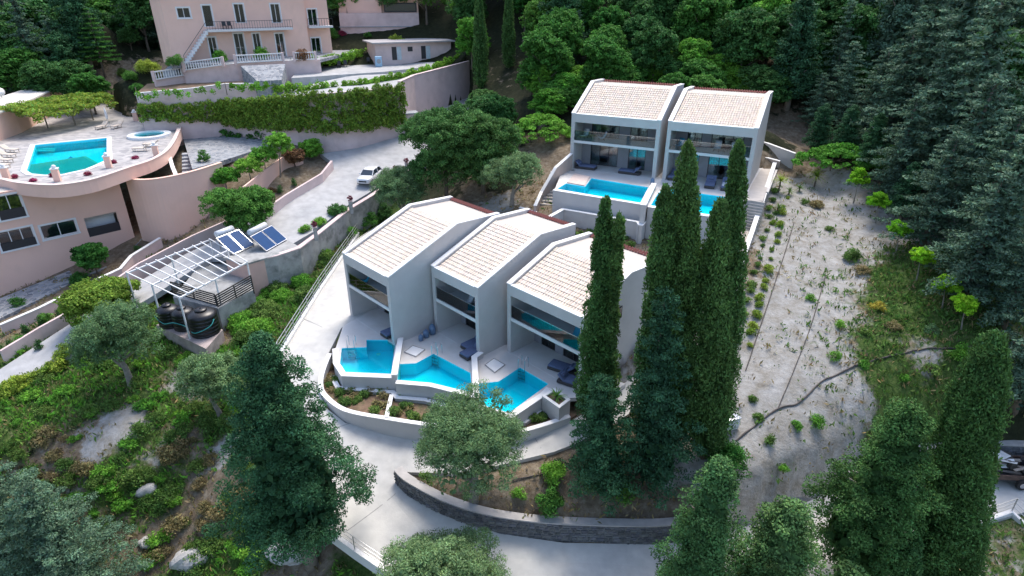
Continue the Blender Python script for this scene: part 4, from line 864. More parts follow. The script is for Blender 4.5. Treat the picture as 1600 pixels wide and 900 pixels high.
# hedge wall along the road
HWX = [(282,198,7.0),(330,206,6.9),(400,217,6.7),(470,231,6.3),(540,234,6.2),(632,211,6.6)]
hw = [P(*q) for q in HWX]; tops = [zon(u, v, p) for (u, v), p in zip(((282,168),(330,163),(400,158),(470,150),(540,144),(632,136)), hw)]
e = empty('hedge_wall', (hw[2].x, hw[2].y, 0), 0, 'long pale pink retaining wall under the climbing hedge', 'wall'); l = smooth_path([(p.x - hw[2].x, p.y - hw[2].y, t) for p, t in zip(hw, tops)], 5); wall_strip(MB(), [(p[0], p[1]) for p in l], .4, 5.0, [p[2] for p in l], off=.2).build('wall_body', PINKL, e)
hw2 = [P(632,211,6.6), P(652,186,7.6), P(735,150,9.0)]; tops2 = [zon(622,128,hw2[0]), zon(655,118,hw2[1]), zon(735,96,hw2[2])]
e = empty('terrace_wall', (hw2[1].x, hw2[1].y, 0), 0, 'bare pink terrace wall beside the tall cypress at the road', 'wall'); wall_strip(MB(), [(p.x - hw2[1].x, p.y - hw2[1].y) for p in hw2], .4, 5.0, tops2, off=.2).build('wall_body', PINKL, e); wall_strip(MB(), [(p.x - hw2[1].x, p.y - hw2[1].y) for p in hw2], .5, [t + .002 for t in tops2], [t + .08 for t in tops2], off=.2).build('coping', PINKL, e)
q = P(641,206,6.8); e = empty('meter_hut', q, R(20), 'tiny pink hut with a dark door at the end of the climbing hedge', 'hut'); MB().box(-1, 1, -.8, .8, -.5, 2.5).build('wall', PINKL, e); MB().box(-1.2, 1.2, -1, 1, 2.502, 2.65).build('roof', STEPM, e); MB().box(-.1, .6, -.83, -.803, 0, 1.95).build('door', DARKM, e)
TZ1 = sum(tops[2:]) / 4
UPT = [(p.x, p.y + .4) for p in hw] + [(p.x, p.y + .4) for p in hw2[1:]] + [(hw2[2].x - 2, hw2[2].y + 14), (hw[3].x, hw[3].y + 16), (hw[0].x - 3, hw[0].y + 12)]
uh = RBF([(p.x, p.y, t - .25) for p, t in zip(hw + hw2[1:], tops + tops2[1:])] + [(p.x - 1, p.y + 14, t + .3) for p, t in zip(hw + hw2[1:], tops + tops2[1:])], .5)
draped('upper_garden', UPT, uh, HCONC, 1.5, .8)['kind'] = 'structure'
bedp_ = [P(212,146,12.7), P(300,138,12.95), P(352,131,13.2), P(425,130,13.2), P(430,117,12.9), P(300,123,12.9), P(230,131,12.9)]
draped('terrace_bed', bedp_, RBF(bedp_, .2), SOIL, 1.0, 1.0)['kind'] = 'structure'
w2px = [(212,146,12.7),(300,138,13.0),(352,131,13.3),(425,130,13.3)]
pwall('garden_terrace_wall', w2px, .35, 5.5, None, PINKL, 'pink planted terrace wall below the upper hotel balustrades', cap=.06)
pwall('terrace_front_wall', [(241,125,13.7),(287,118,13.9),(289,110,14.6),(348,102,15.2),(369,99,HT2),(441,95,HT2),(500,93,HT2)], .35, 10.5, None, PINKL, 'pink front wall of the upper hotel terrace', cap=.06)
pwall('terrace_wall', [(440,105,14.0),(490,96,14.0),(540,86,14.0),(590,78,14.0)], .35, 10.0, None, PINKL, 'pale wall behind the garden chairs and vines of the upper hotel', cap=.06)
ramp = [P(376,104,15.1), P(446,101,15.1), P(440,126,13.6), P(402,128,13.6)]
draped('stone_ramp', ramp, RBF(ramp, .1), CRAZYB, 1.0, 4.0, .1)['kind'] = 'structure'
poly_sheet('upper_hotel_terrace', H2TER, [], HT2, CRAZYB, None, .4)['kind'] = 'structure'
def balustrade(a, b, label):
    a = Vector(a); b = Vector(b); d = b - a; L = d.length; yw = math.atan2(d.y, d.x); e = empty('balustrade', a, yw, label, 'balustrade'); s = d.z / L
    n = max(3, int(L / .32)); proto = None
    for k in range(n):
        x = (k + .5) * L / n
        if proto is None: proto = MB().lathe((0, 0, 0), [(.06, 0), (.06, .06), (.045, .1), (.1, .28), (.05, .6), (.04, .68), (.06, .74), (.06, .8)], 8).build('baluster', WHITEP, e, True); proto.location = (x, 0, .12 + s * x)
        else: o = proto.copy(); link(o); o.parent = e; o.location = (x, 0, .12 + s * x)
    MB().bar((0, 0, .06), (L, 0, .06 + d.z), .2, .12).build('base_rail', WHITEP, e); MB().bar((0, 0, .98), (L, 0, .98 + d.z), .22, .12).build('top_rail', WHITEP, e)
    for x, z in ((-.15, 0), (L + .15, d.z)): MB().box(x - .15, x + .15, -.15, .15, z - .2, z + 1.1).build('end_post', PINKL, e)
balustrade(P(243,125,13.75), P(286,118,13.95), 'white balustrade beside the grey spiral steps of the upper hotel')
balustrade(P(290,110,14.65), P(347,102,15.25), 'white balustrade before the green bush of the upper hotel'); balustrade(P(370,99,HT2+.06), P(441,95,HT2+.06), 'longest white balustrade before the upper hotel glass doors'); balustrade(P(462,94,HT2+.06), P(492,93,HT2+.06), 'short white balustrade behind the vine at the upper hotel')
ct = [P(455,122,13.6), P(600,112,13.6), P(690,102,13.6), P(720,90,13.6), P(600,94,13.6), P(470,104,13.6)]
poly_sheet('chair_terrace', ct, [], 13.6, HCONC, None, 4)['kind'] = 'structure'
stairs('spiral_steps', P(284,92,15.3), P(264,114,13.7), 2.0, 9, STEPM, 'grey stone steps climbing to the outside stair of the upper hotel')
# ------------------------------------------------------------------ upper hotel
Y2 = R(36); O2 = P(272, 98, HT2); a2, b2, xz2 = frame_of(O2, Y2)
LX = xz2(482, 60)[0]
h2 = empty('upper_hotel', O2, Y2, 'salmon two storey hotel with a long balcony and outside stair', 'building')
def R2(tl, br): A = xz2(*tl); B = xz2(*br); C_ = xz2(tl[0], br[1]); D_ = xz2(br[0], tl[1]); return ((A[0] + C_[0]) / 2, (B[0] + D_[0]) / 2, (B[1] + C_[1]) / 2, (A[1] + D_[1]) / 2)
ups = [R2((277,12),(297,28)), R2((318,8),(332,42)), R2((367,6),(382,36)), R2((424,6),(438,36))]; lows = [R2((327,58),(339,88)), R2((367,52),(382,84)), R2((396,52),(407,78)), R2((431,52),(444,78))]
ZS = xz2(385, 44)[1]; ZTOP = ZS + 4.6
ups = [(a, b, max(c, ZS + .02) if k else c, min(d, ZTOP - .4)) for k, (a, b, c, d) in enumerate(ups)]; lows = [(a, b, .02, min(d, ZS - .35)) for a, b, c, d in lows]
holed_wall(MB(), (0, LX, -.6, ZTOP), ups + lows, 0, .3).build('front_wall', PINK, h2)
MB().box(0, .3, .3, 9, -.6, ZTOP).build('side_wall', PINK, h2); MB().box(LX - .3, LX, .3, 9, -.6, ZTOP).build('side_wall', PINK, h2); MB().box(.3, LX - .3, 3, 3.2, 0, ZTOP).build('partition', INT, h2); MB().box(.3, LX - .3, .3, 9, ZS - .3, ZS - .05).build('floor_slab', INT, h2)
MB().box(-.5, LX + .5, -.7, 9.5, ZTOP + .002, ZTOP + .25).build('roof_eave', WHITEP, h2)
window(h2, *ups[0], 0, 2); f = window(h2, *ups[1], 0, 1, door=True, name='door')
for r in ups[2:] + lows: window(h2, *r, 0, 2, door=True, name='glass_door', fm=WHITEP)
bx0, bx1 = ups[1][0] - .2, xz2(452, 44)[0]
MB().box(bx0, bx1, -1.7, -.003, ZS - .3, ZS).build('balcony_slab', SLABW, h2)
nb = MB(); nb.bar((bx0, -1.65, ZS + 1.0), (bx1, -1.65, ZS + 1.0), .05); nb.bar((bx0, -1.65, ZS + .12), (bx1, -1.65, ZS + .12), .04)
rl = nb.build('balcony_rail', DARKM, h2)
nn = int((bx1 - bx0) / .35)
for k in range(nn + 1): MB().bar((bx0 + (bx1 - bx0) * k / nn, -1.65, ZS), (bx0 + (bx1 - bx0) * k / nn, -1.65, ZS + 1.0), .03).build('baluster', DARKM, rl)
ns = 12
for k in range(ns):
    x1 = bx0 - .3 * k; z1 = ZS - (ZS / ns) * (k + .5); MB().box(x1 - .31, x1 - .002, -1.65, -.15, z1 - .45, z1).build('stair_step', WHITEP, h2)
sr = MB(); sr.bar((bx0, -1.65, ZS + 1.0), (bx0 - .3 * ns, -1.65, 1.0), .05); sr.bar((bx0 - .3 * ns, -1.65, 1.0), (bx0 - .3 * ns, -1.65, 0), .05); sr.build('stair_rail', DARKM, h2)
# right wing
O3 = O2 + a2 * (LX + .05) + b2 * 2.0; w3 = empty('hotel_wing', O3, Y2, 'salmon hotel wing with a dark railed balcony beside the garden steps', 'building')
holed_wall(MB(), (0, 4.2, -.6, ZTOP - .4), [(1.0, 2.4, .02, 2.3), (1.0, 2.4, ZS, ZS + 2.3)], 0, .3).build('front_wall', PINK, w3); MB().box(0, .3, .3, 8, -.6, ZTOP - .4).build('side_wall', PINK, w3); MB().box(3.9, 4.2, .3, 8, -.6, ZTOP - .4).build('side_wall', PINK, w3); MB().box(.3, 3.9, 2.5, 2.7, 0, ZTOP - .4).build('partition', INT, w3)
MB().box(-.2, 4.6, -.4, 8.3, ZTOP - .398, ZTOP - .15).build('roof_eave', WHITEP, w3); window(w3, 1.0, 2.4, .02, 2.3, 0, 2, door=True, name='glass_door'); window(w3, 1.0, 2.4, ZS, ZS + 2.3, 0, 2, door=True, name='glass_door')
MB().box(.4, 4.2, -1.5, -.003, ZS - .3, ZS - .02).build('balcony_slab', SLABW, w3); r_ = MB().bar((.4, -1.45, ZS + 1), (4.2, -1.45, ZS + 1), .06).build('balcony_rail', DARKM, w3)
for k in range(10): MB().bar((.4 + 3.8 * k / 9, -1.45, ZS - .02), (.4 + 3.8 * k / 9, -1.45, ZS + 1), .035).build('baluster', DARKM, r_)
# far right annex with bare pink walls
q = P(535,72,15.6); e = empty('annex_building', q, R(8), 'plain pink annex building with a terrace beside the forest edge', 'building')
MB().box(0, 13.5, 0, 8, -2, 5.2).build('lower_wall', PINKL, e); MB().box(0, 7.2, .8, 8, 5.2, 8.4).build('upper_wall', PINK, e); MB().box(7.25, 13.5, 1.5, 8, 5.2, 8.4).build('upper_wall', PINK, e); f = MB().box(7.6, 13.2, 1.4, 1.499, 5.3, 6.8).build('window', DARKM, e); MB().box(7.8, 13, 1.36, 1.399, 5.5, 6.6).build('pane', PANE, f); MB().box(-.2, 13.7, -.15, -.002, 3.0, 3.12).build('string_course', STEPM, e)
q = P(588,96,14.2); e = empty('store_building', q, R(24), 'low store building with a grey slab roof and two doors above the vines', 'building')
MB().box(0, 12.5, 0, 6, -2.5, 2.6).build('wall', PINKL, e); MB().box(-.6, 13, -.8, 6.5, 2.602, 2.8).build('roof', mat('grey_roof_concrete', (.40, .38, .38), .9, .15, 1.5), e)
for x in (2.6, 7.4): f = MB().box(x, x + .75, -.04, -.003, .1, 2.05).build('doorway', DARKM, e); MB().box(x + .8, x + 1.5, -.1, -.04, .1, 2.05).build('door_leaf', mat('pale_blue_door', (.5, .58, .62), .6), f)
MB().box(5.2, 6.0, -.04, -.003, 1.3, 2.0).build('window', DARKM, e)
q = P(592,104,13.62); e = empty('washing_machine', q, R(20), 'pale blue appliance with a round fan standing by the garden chairs', 'appliance'); rbox('cabinet', (1.0, .7, 1.5), (0, 0, .75), .05, mat('pale_blue_enamel', (.35, .55, .72), .4), e); MB().lathe((0, 0, 0), [(.32, 0), (.34, .04), (.2, .05)], 16).build('round_door', STEPM, e).matrix_local = Matrix.Translation((0, -.36, .8)) @ Matrix.Rotation(R(90), 4, 'X')
def garden_chair(q, rz, label, m):
    e = empty('garden_chair', q, rz, label, 'chair'); MB().box(-.25, .25, -.25, .25, .42, .47).build('seat', m, e); MB().obox((0, .27, .72), (.5, .05, .55), rx=R(-12)).build('backrest', m, e)
    for x in (-.21, .21):
        for y in (-.21, .21): MB().box(x - .025, x + .025, y - .025, y + .025, 0, .419).build('leg', m, e)
for (u, v), l in zip(((530,106),(540,105),(576,100)), ('dark garden chair next to the vine trunk at the upper hotel', 'dark garden chair with an orange cushion at the upper hotel', 'dark garden chair beside the pale blue appliance')): garden_chair(P(u, v, 13.62), R(10), l, DARKM)
for (u, v), l in zip(((349,44),(357,43)), ('dark chair on the upper hotel balcony by the white door', 'dark chair beside the table on the upper hotel balcony')): 
    x, z = xz2(u, v); q = O2 + a2 * x - b2 * .9; q.z = HT2 + ZS; garden_chair(q, Y2, l, DARKM)
parasol(P(377,84,HT2), 'closed white umbrella before the upper hotel glass doors'); parasol(P(477,72,HT2), 'closed white umbrella below the railed balcony of the hotel wing')
e = empty('sun_lounger', P(545,47,17.6), R(-15), 'white garden lounger on the lawn before the pink annex', 'lounger'); 
loc0 = P(545,49,17.2); e.location = loc0
rbox('seat', (2.0, .7, .1), (0, 0, .35), .03, WHITEP, e); rbox('backrest', (.9, .7, .1), (-1.1, 0, .6), .03, WHITEP, e).rotation_euler = (0, .6, 0); MB().box(-.9, .9, -.3, .3, 0, .3).build('frame', WHITEP, e)
# utility pole and wires in the trees
pp_ = P(92,70,0); pole = hit(97,58); e = empty('utility_pole', pole, 0, 'leaning wooden utility pole among the dark trees behind the hotel bar', 'pole'); MB().tube([(0, 0, -1), (-1.0, .2, 12)], [.16, .11], 8).build('shaft', mat('weathered_wood', (.25, .24, .23), .9, .2, 6), e); MB().bar((-1.7, .1, 11.2), (-.1, .2, 11.2), .12).build('crossarm', STEPM, e)
for k in range(2):
    a = pole + Vector((-.9, .2, 11.2 - .5 * k)); b = O2 + Vector((0, 0, ZTOP - .3 - .3 * k)); n = 10
    tag(MB().tube([a.lerp(b, i / n) - Vector((0, 0, 1.2 * 4 * (i / n) * (1 - i / n))) for i in range(n + 1)], .02, 5).build('overhead_wire', DARKM), 'thin overhead wire running from the pole to the upper hotel', 'wire', 'overhead wires')
# ------------------------------------------------------------------ solar roof, pergola, tanks
OLDC = mat('stained_concrete', (.36, .36, .35), .9, .2, 1.5, .3, 12, stain=(.15, .16, .15), stain_amt=.9, stain_scale=.8)
rw = [(385,410,2.85),(430,400,2.9),(466,388,2.95),(492,369,3.0),(545,327,3.6),(577,308,4.05),(634,270,4.85),(664,252,5.4)]
pwall('retaining_wall', rw, .4, lambda x, y: float(T0(np.array([x]), np.array([y]))[0]) - 1.5, None, OLDC, 'stained concrete retaining wall between the hotel road and the green bank', cap=.09, capm=PINKL)
q = [P(352,402,2.95), P(385,412,2.95), P(468,388,2.95), P(438,372,2.95)]; c = sum(q, Vector()) / 4
e = empty('solar_shed', (c.x, c.y, 0), 0, 'concrete shed whose flat roof carries the solar heaters', 'shed'); MB().prism([(p.x - c.x, p.y - c.y) for p in q], -1.5, 2.85).build('wall', mat('shed_salmon', (.62, .42, .36), .9, .12, 1), e); MB().prism([((p.x - c.x) * 1.06, (p.y - c.y) * 1.06) for p in q], 2.852, 3.0).build('roof', OLDC, e)
PV = mat('solar_absorber', (.012, .06, .17), .5, .1, 3, spec=.12)
def solar(tl, tr, br, bl, label, cyl):
    zb, zt = 3.15, 4.35; B0, B1 = P(*bl, zb), P(*br, zb); w_ = (B1 - B0); W_ = w_.length; yw = math.atan2(w_.y, w_.x); T_ = (P(*tl, zt) + P(*tr, zt)) / 2; c = (B0 + B1) / 2
    a = w_.normalized(); b = Vector((-a.y, a.x, 0)); rn = max(1.0, min(2.0, abs((T_ - c).dot(b)))); e = empty('solar_heater', (c.x, c.y, 3.0), yw, label, 'solar heater', 'solar water heaters')
    for s in (-1, 1):
        x0 = s * W_ / 4; hw_ = W_ / 4 - .04; f = MB().add([(x0 - hw_, 0, .12), (x0 + hw_, 0, .12), (x0 + hw_, rn, 1.35), (x0 - hw_, rn, 1.35), (x0 - hw_, .06, .04), (x0 + hw_, .06, .04), (x0 + hw_, rn + .06, 1.27), (x0 - hw_, rn + .06, 1.27)], [(0, 1, 2, 3), (7, 6, 5, 4), (0, 4, 5, 1), (1, 5, 6, 2), (2, 6, 7, 3), (3, 7, 4, 0)]).build('collector_frame', CHROME, e)
        k = .05; g = Vector((0, -.012, .012)); mesh('absorber', [Vector(v) + g for v in ((x0 - hw_ + k, k, .12 + k * .6), (x0 + hw_ - k, k, .12 + k * .6), (x0 + hw_ - k, rn - k, 1.35 - k * .6), (x0 - hw_ + k, rn - k, 1.35 - k * .6))], [(0, 1, 2, 3)], PV, f)
    MB().tube([(-W_ * .36, rn + .35, 1.5), (-W_ * .35, rn + .35, 1.5), (W_ * .35, rn + .35, 1.5), (W_ * .36, rn + .35, 1.5)], [.2, .29, .29, .2], 16).build('water_tank', mat('white_enamel', (.62, .64, .66), .35), e, True)
    for s in (-1, 1):
        MB().bar((s * W_ * .3, rn + .35, 0), (s * W_ * .3, rn + .35, 1.3), .05).build('strut', CHROME, e); MB().bar((s * W_ * .3, .1, 0.0), (s * W_ * .3, .1, .2), .05).build('strut', CHROME, e)
solar((345,368),(386,354),(399,382),(364,397), 'solar water heater on the shed roof beside the white pergola', None)
solar((399,363),(434,349),(449,373),(416,392), 'solar water heater on the shed roof next to the road', None)
PZ = 3.6; pf = [P(198,427,PZ), P(280,466,PZ), P(386,410,PZ), P(328,375,PZ)]; c = sum(pf, Vector()) / 4; e = empty('pergola', (c.x, c.y, 0), 0, 'open white pergola frame of thin beams above the water tanks', 'pergola')
L_ = lambda s, t: (pf[0].lerp(pf[1], s)).lerp(pf[3].lerp(pf[2], s), t) - Vector((c.x, c.y, 0))
for s in (0, .5, 1): MB().bar(L_(s, 0), L_(s, 1), .11).build('long_beam', WHITEP, e)
for k in range(10): t = k / 9; MB().bar(L_(-.02, t) + Vector((0, 0, .1)), L_(1.02, t) + Vector((0, 0, .1)), .07).build('cross_beam', WHITEP, e)
for s, t in ((0, 0), (0, .5), (0, 1), (1, 0), (1, .5), (1, 1), (.5, 0), (.5, 1)): p = L_(s, t); zz = gz((p.x + c.x, p.y + c.y)); MB().bar(p, (p.x, p.y, min(zz, 2.4)), .1).build('post', WHITEP, e)
SLATM = mat('dark_wood_slat', (.05, .045, .04), .7, .2, 8)
def slat_fence(px, h, label):
    pp = [P(*q) for q in px]; o = pp[0]; e = empty('slat_fence', o, 0, label, 'fence')
    for a, b in zip(pp[:-1], pp[1:]):
        a = a - o; b = b - o
        for k in range(7): z = .12 + (h - .15) * k / 6; MB().bar(a + Vector((0, 0, z)), b + Vector((0, 0, z)), .04, .11).build('slat', SLATM, e)
        for t in (0, .5, 1): p = a.lerp(b, t); MB().bar(p - Vector((0, 0, .4)), p + Vector((0, 0, h)), .08).build('post', SLATM, e)
slat_fence([(272,462,1.1),(340,482,1.1)], 1.3, 'dark slatted fence behind the black water tanks'); slat_fence([(342,484,1.1),(396,452,1.4)], 1.3, 'dark slatted fence at the concrete edge under the pergola')
fl = [P(272,470,1.0), P(342,488,1.0), P(398,458,1.0), P(384,415,1.0), P(330,400,1.0)]; poly_sheet('pergola_floor', fl, [], 1.35, OLDC, None, 3.0)['kind'] = 'structure'
TANK = mat('black_plastic_tank', (.012, .012, .014), .35, .1, 4)
tb = [P(244,508,.1), P(322,545,.1), P(348,515,.1), P(275,490,.1)]; c = sum(tb, Vector()) / 4; e = empty('tank_plinth', (c.x, c.y, -1.5), 0, 'stained pinkish concrete plinth under the black water tanks', 'plinth'); MB().prism([(p.x - c.x, p.y - c.y) for p in tb], 0, 1.6).build('block', mat('pink_concrete', (.40, .33, .31), .9, .2, 1.5, .2, 10, stain=(.2, .18, .17), stain_amt=.8, stain_scale=.9), e)
def tank(q, r, h, label):
    e = empty('water_tank', q, 0, label, 'water tank', 'black plastic water tanks'); prof = [(r * .95, 0), (r, .08)]
    for k in range(5): z = .1 + (h - .25) * k / 5; prof += [(r, z + .03), (r * .97, z + .06), (r * .97, z + .1), (r, z + .13)]
    prof += [(r, h - .12), (r * .8, h + .05), (r * .45, h + .18)]; MB().lathe((0, 0, 0), prof, 24).build('body', TANK, e, True); ld = MB().lathe((0, 0, h + .18), [(r * .4, 0), (r * .42, .08), (r * .36, .14), (r * .1, .18)], 16).build('lid', TANK, e, True); MB().lathe((0, 0, h + .36), [(.05, 0), (.05, .06)], 8).build('vent', TANK, ld)
tq = [P(268,507,.1), P(291,511,.1), P(322,519,.1)]
tank(tq[0], .85, 1.5, 'black water tank at the garden end of the plinth'); tank(tq[1], .85, 1.5, 'black water tank in the middle of the plinth'); tank(tq[2], 1.1, 1.75, 'widest black water tank at the bank end of the plinth')
hp_ = [tq[0] + Vector((-.9, -.4, 1.0)), tq[0] + Vector((0, -.95, .6)), tq[1] + Vector((-.3, -.95, .9)), tq[1] + Vector((.6, -.95, .55)), tq[2] + Vector((-.2, -1.2, .6)), tq[2] + Vector((.9, -.9, 1.0)), tq[2] + Vector((1.1, -.4, 1.4))]
tag(MB().tube(smooth_path([tuple(p) for p in hp_], 6), .035, 6).build('hose', mat('teal_hose', (.05, .35, .33), .5)), 'teal hose looped along the black water tanks', 'hose')
# lamp posts with flower heads on the road wall
POTM = mat('wine_red_flowers', (.16, .03, .05), .9, .3, 10)
for (u, v), lb_ in zip(((494,371),(549,329),(619,281),(636,268)), ('at the end nearest the solar heaters', 'with wine red flowers near the white car', 'with wine red flowers behind the white car', 'where the road wall meets the big bush')):
    q = P(u, v, 4.0); d = ray(u, v); zz = 3.2 if u < 520 else (3.7 if u < 600 else 4.75); q = P(u, v, zz); e = empty('wall_pillar', q, R(30), 'stone pillar on the road wall ' + lb_, 'pillar'); MB().box(-.16, .16, -.16, .16, -.3, 1.0).build('shaft', OLDC, e); MB().box(-.21, .21, -.21, .21, 1.002, 1.08).build('cap', PINKL, e)
    rng = random.Random(u); fb = MB()
    for k in range(60):
        dv = Vector((rng.gauss(0, 1), rng.gauss(0, 1), rng.gauss(0, 1))).normalized() * rng.uniform(.12, .3); fb.obox(Vector((0, 0, 1.35)) + dv, (.12, .12, .02), rng.uniform(0, 6), rng.uniform(0, 3))
    fb.build('flowers', POTM, e)
# ------------------------------------------------------------------ cars
def car(loc, rz, paint, label):
    e = empty('parked_car', loc, rz, label, 'car'); xs = [-1.95, -1.85, -1.5, -.75, -.1, .55, 1.2, 1.7, 1.92, 2.0]; top = [.72, .82, .88, .95, 0, 0, 0, 0, .9, .8]
    L_ = [(-2.0, .62, .72, .35), (-1.9, .74, .78, .25), (-1.5, .83, .86, .22), (-.8, .88, .95, .2), (.3, .89, .97, .2), (1.3, .88, .98, .2), (1.8, .84, .98, .24), (2.0, .74, .92, .34)]
    vs_ = []; K = 10
    for x, hw_, zt, zb in L_:
        vs_ += [(x, s * hw_ * wv, zb + (zt - zb) * zv) for s, wv, zv in ((-1, .86, 0), (-1, 1, .18), (-1, 1.0, .55), (-1, .95, .85), (-1, .82, 1), (1, .82, 1), (1, .95, .85), (1, 1, .55), (1, 1, .18), (1, .86, 0))]
    fs_ = [(i * K + k, (i + 1) * K + k, (i + 1) * K + (k + 1) % K, i * K + (k + 1) % K) for i in range(len(L_) - 1) for k in range(K)] + [tuple(range(K)), tuple(reversed(range((len(L_) - 1) * K, len(L_) * K)))]
    MB().add(vs_, fs_).build('body', paint, e, True)
    # cabin: glass house with roof
    g = [(-.95, .74, .93), (-.25, .62, 1.42), (1.25, .62, 1.44), (1.85, .70, .96)]; vs_ = []
    for x, hw_, z in g: vs_ += [(x, -hw_, z), (x, hw_, z)]
    vs_ += [(-.95, -.78, .9), (1.85, -.76, .92), (-.95, .78, .9), (1.85, .76, .92)]
    MB().add(vs_, [(0, 2, 3, 1), (4, 6, 7, 5), (0, 8, 9, 6, 4, 2), (1, 3, 5, 7, 11, 10), (0, 1, 10, 8), (6, 9, 11, 7)]).build('windows', mat('car_glass', (.015, .03, .05), .08, .05, 3, coat=.5), e)
    rv = []; 
    for x, z, hw_ in ((-.34, 1.40, .58), (-.1, 1.47, .6), (.6, 1.52, .61), (1.15, 1.5, .6), (1.36, 1.44, .57)): rv += [(x, -hw_ - .05, z - .05), (x, -hw_ * .7, z), (x, hw_ * .7, z), (x, hw_ + .05, z - .05)]
    MB().add(rv, [(i * 4 + k, i * 4 + k + 1, i * 4 + k + 5, i * 4 + k + 4) for i in range(4) for k in range(3)]).build('roof', paint, e, True)
    for s in (-1, 1):
        for pa, pb_, pw in (((-.95, s * .75, .93), (-.28, s * .635, 1.43), .07), ((1.3, s * .635, 1.44), (1.85, s * .72, .95), .1), ((.5, s * .66, 1.47), (.55, s * .80, .93), .08)): MB().bar(pa, pb_, pw).build('pillar', paint, e)

    for x in (-1.28, 1.28):
        for s in (-1, 1):
            wv = MB().tube([(x, s * .70, .31), (x, s * .71, .31), (x, s * .9, .31), (x, s * .91, .31)], [.27, .31, .31, .27], 16).build('wheel', mat('tyre_rubber', (.02, .02, .02), .8), e); MB().tube([(x, s * .905, .31), (x, s * .925, .31)], [.19, .17], 12).build('rim', CHROME, wv)
    for s in (-1, 1):
        MB().obox((-1.9, s * .55, .66), (.12, .3, .13), 0).build('headlight', mat('lamp_glass', (.6, .65, .7), .1), e); MB().obox((1.97, s * .6, .75), (.06, .22, .2), 0).build('tail_light', mat('red_lamp', (.3, .01, .01), .2), e); MB().obox((-.62, s * .95, 1.0), (.12, .16, .12), 0).build('mirror', paint, e)
    MB().obox((-2.0, 0, .5), (.06, .9, .16), 0).build('grille', DARKM, e); MB().obox((-2.02, 0, .36), (.03, .5, .11), 0).build('number_plate', WHITEP, e)
    return e
cpos = P(579,285,4.35); cpos.z = float(HRH([cpos.x], [cpos.y])[0])
cd_ = P(558,300,cpos.z) - P(600,272,cpos.z)
car(cpos, math.atan2(-cd_.y, -cd_.x), mat('white_car_paint', (.78, .78, .78), .25, .02, 2, coat=.6), 'white hatchback parked against the road wall')
c2 = P(456,226,6.3); c2.z = float(HRH([c2.x], [c2.y])[0]) if False else 6.45
car(c2, R(25), mat('black_car_paint', (.02, .025, .035), .25, .02, 2, coat=.6), 'dark car parked behind the row of pollarded trees')
# ------------------------------------------------------------------ trailer with scrap on the lower road
tq_ = P(1592,744,-4.35); tq_.z = float(DRH([tq_.x], [tq_.y])[0]); e = empty('scrap_trailer', tq_, R(-4), 'flat trailer loaded with dark scrap, planks and white sheets on the lower road', 'trailer')
MB().box(-2.4, 2.6, -.95, .95, .5, .62).build('bed', DARKM, e)
for s in (-.97, .97): MB().box(-2.4, 2.6, s - .04, s + .04, .62, .95).build('side_board', mat('rusty_steel', (.10, .06, .045), .8, .4, 5), e)
for x in (-.6, .5):
    for s in (-1, 1): wv = MB().tube([(x, s * .98, .36), (x, s * 1.2, .36)], .36, 16).build('wheel', mat('tyre_rubber', (.02, .02, .02), .8), e); MB().tube([(x, s * 1.201, .36), (x, s * 1.22, .36)], .2, 12).build('rim', CHROME, wv)
rng = random.Random(4)
for k in range(7): MB().obox((rng.uniform(-1.8, 2), rng.uniform(-.6, .6), .8 + .09 * k), (rng.uniform(1.6, 2.8), .18, .05), R(rng.uniform(-25, 25)), 0, R(rng.uniform(-6, 6))).build('plank', mat('grey_plank', (.26, .23, .2), .9, .2, 6), e)
for k in range(14): MB().obox((rng.uniform(-2, 2.2), rng.uniform(-.7, .7), .85 + rng.uniform(0, .5)), (rng.uniform(.3, .9), rng.uniform(.2, .6), rng.uniform(.1, .4)), R(rng.uniform(0, 180)), R(rng.uniform(-20, 20)), R(rng.uniform(-20, 20))).build('scrap_piece', rng.choice([DARKM, SLATM, DARKM, OLDC]), e)
for k in range(4): MB().obox((-1.9 + rng.uniform(-.3, .9), rng.uniform(-.3, .8), 1.15 + rng.uniform(0, .3)), (.8, .6, .03), R(rng.uniform(0, 180)), R(rng.uniform(-30, 30)), R(15)).build('white_sheet', WHITEP, e)
MB().bar((2.6, 0, .5), (4.0, 0, .45), .1).build('drawbar', DARKM, e)
# lower asphalt road in the corner and its kerb wall
ASPH = mat('asphalt', (.05, .052, .056), .9, .15, 6, .1)
kw = [(1470,925,-6.3),(1530,893,-6.2),(1575,868,-6.1),(1605,856,-6.05),(1700,840,-6.0)]
pwall('kerb_wall', kw, .5, -9, None, mat('blue_grey_concrete', (.45, .46, .48), .85, .15, 1.5, .1), 'curved grey kerb wall above the dark asphalt corner', smooth=5)
al = px_poly([(1500,935,-7.2),(1540,903,-7.2),(1580,880,-7.2),(1610,868,-7.2),(1720,850,-7.2),(1720,1050,-7.2),(1500,1050,-7.2)])
poly_sheet('asphalt_road', al, [], -7.0, ASPH, None, .5)['kind'] = 'structure'
# small utility things on the sandy slope
q = hit(1136,668); e = empty('utility_box', q, R(20), 'white metal utility box beside the tall cypresses', 'box'); rbox('cabinet', (1.2, .7, .8), (0, 0, .4), .03, WHITEP, e); rbox('lid', (1.3, .8, .06), (0, 0, .83), .02, CHROME, e)
for (u, v), h_, lb_ in zip(((1366,235),(1382,252)), (2.0, 1.5), ('taller grey cabinet at the forest edge behind the green mound', 'shorter grey cabinet at the forest edge behind the green mound')):
    q = hit(u, v); e = empty('utility_cabinet', q, R(15), lb_, 'cabinet'); rbox('body', (.9, .7, h_), (0, 0, h_ / 2), .04, mat('slate_metal', (.16, .19, .24), .6), e); rbox('top', (1.0, .8, .06), (0, 0, h_ + .03), .02, CHROME, e)
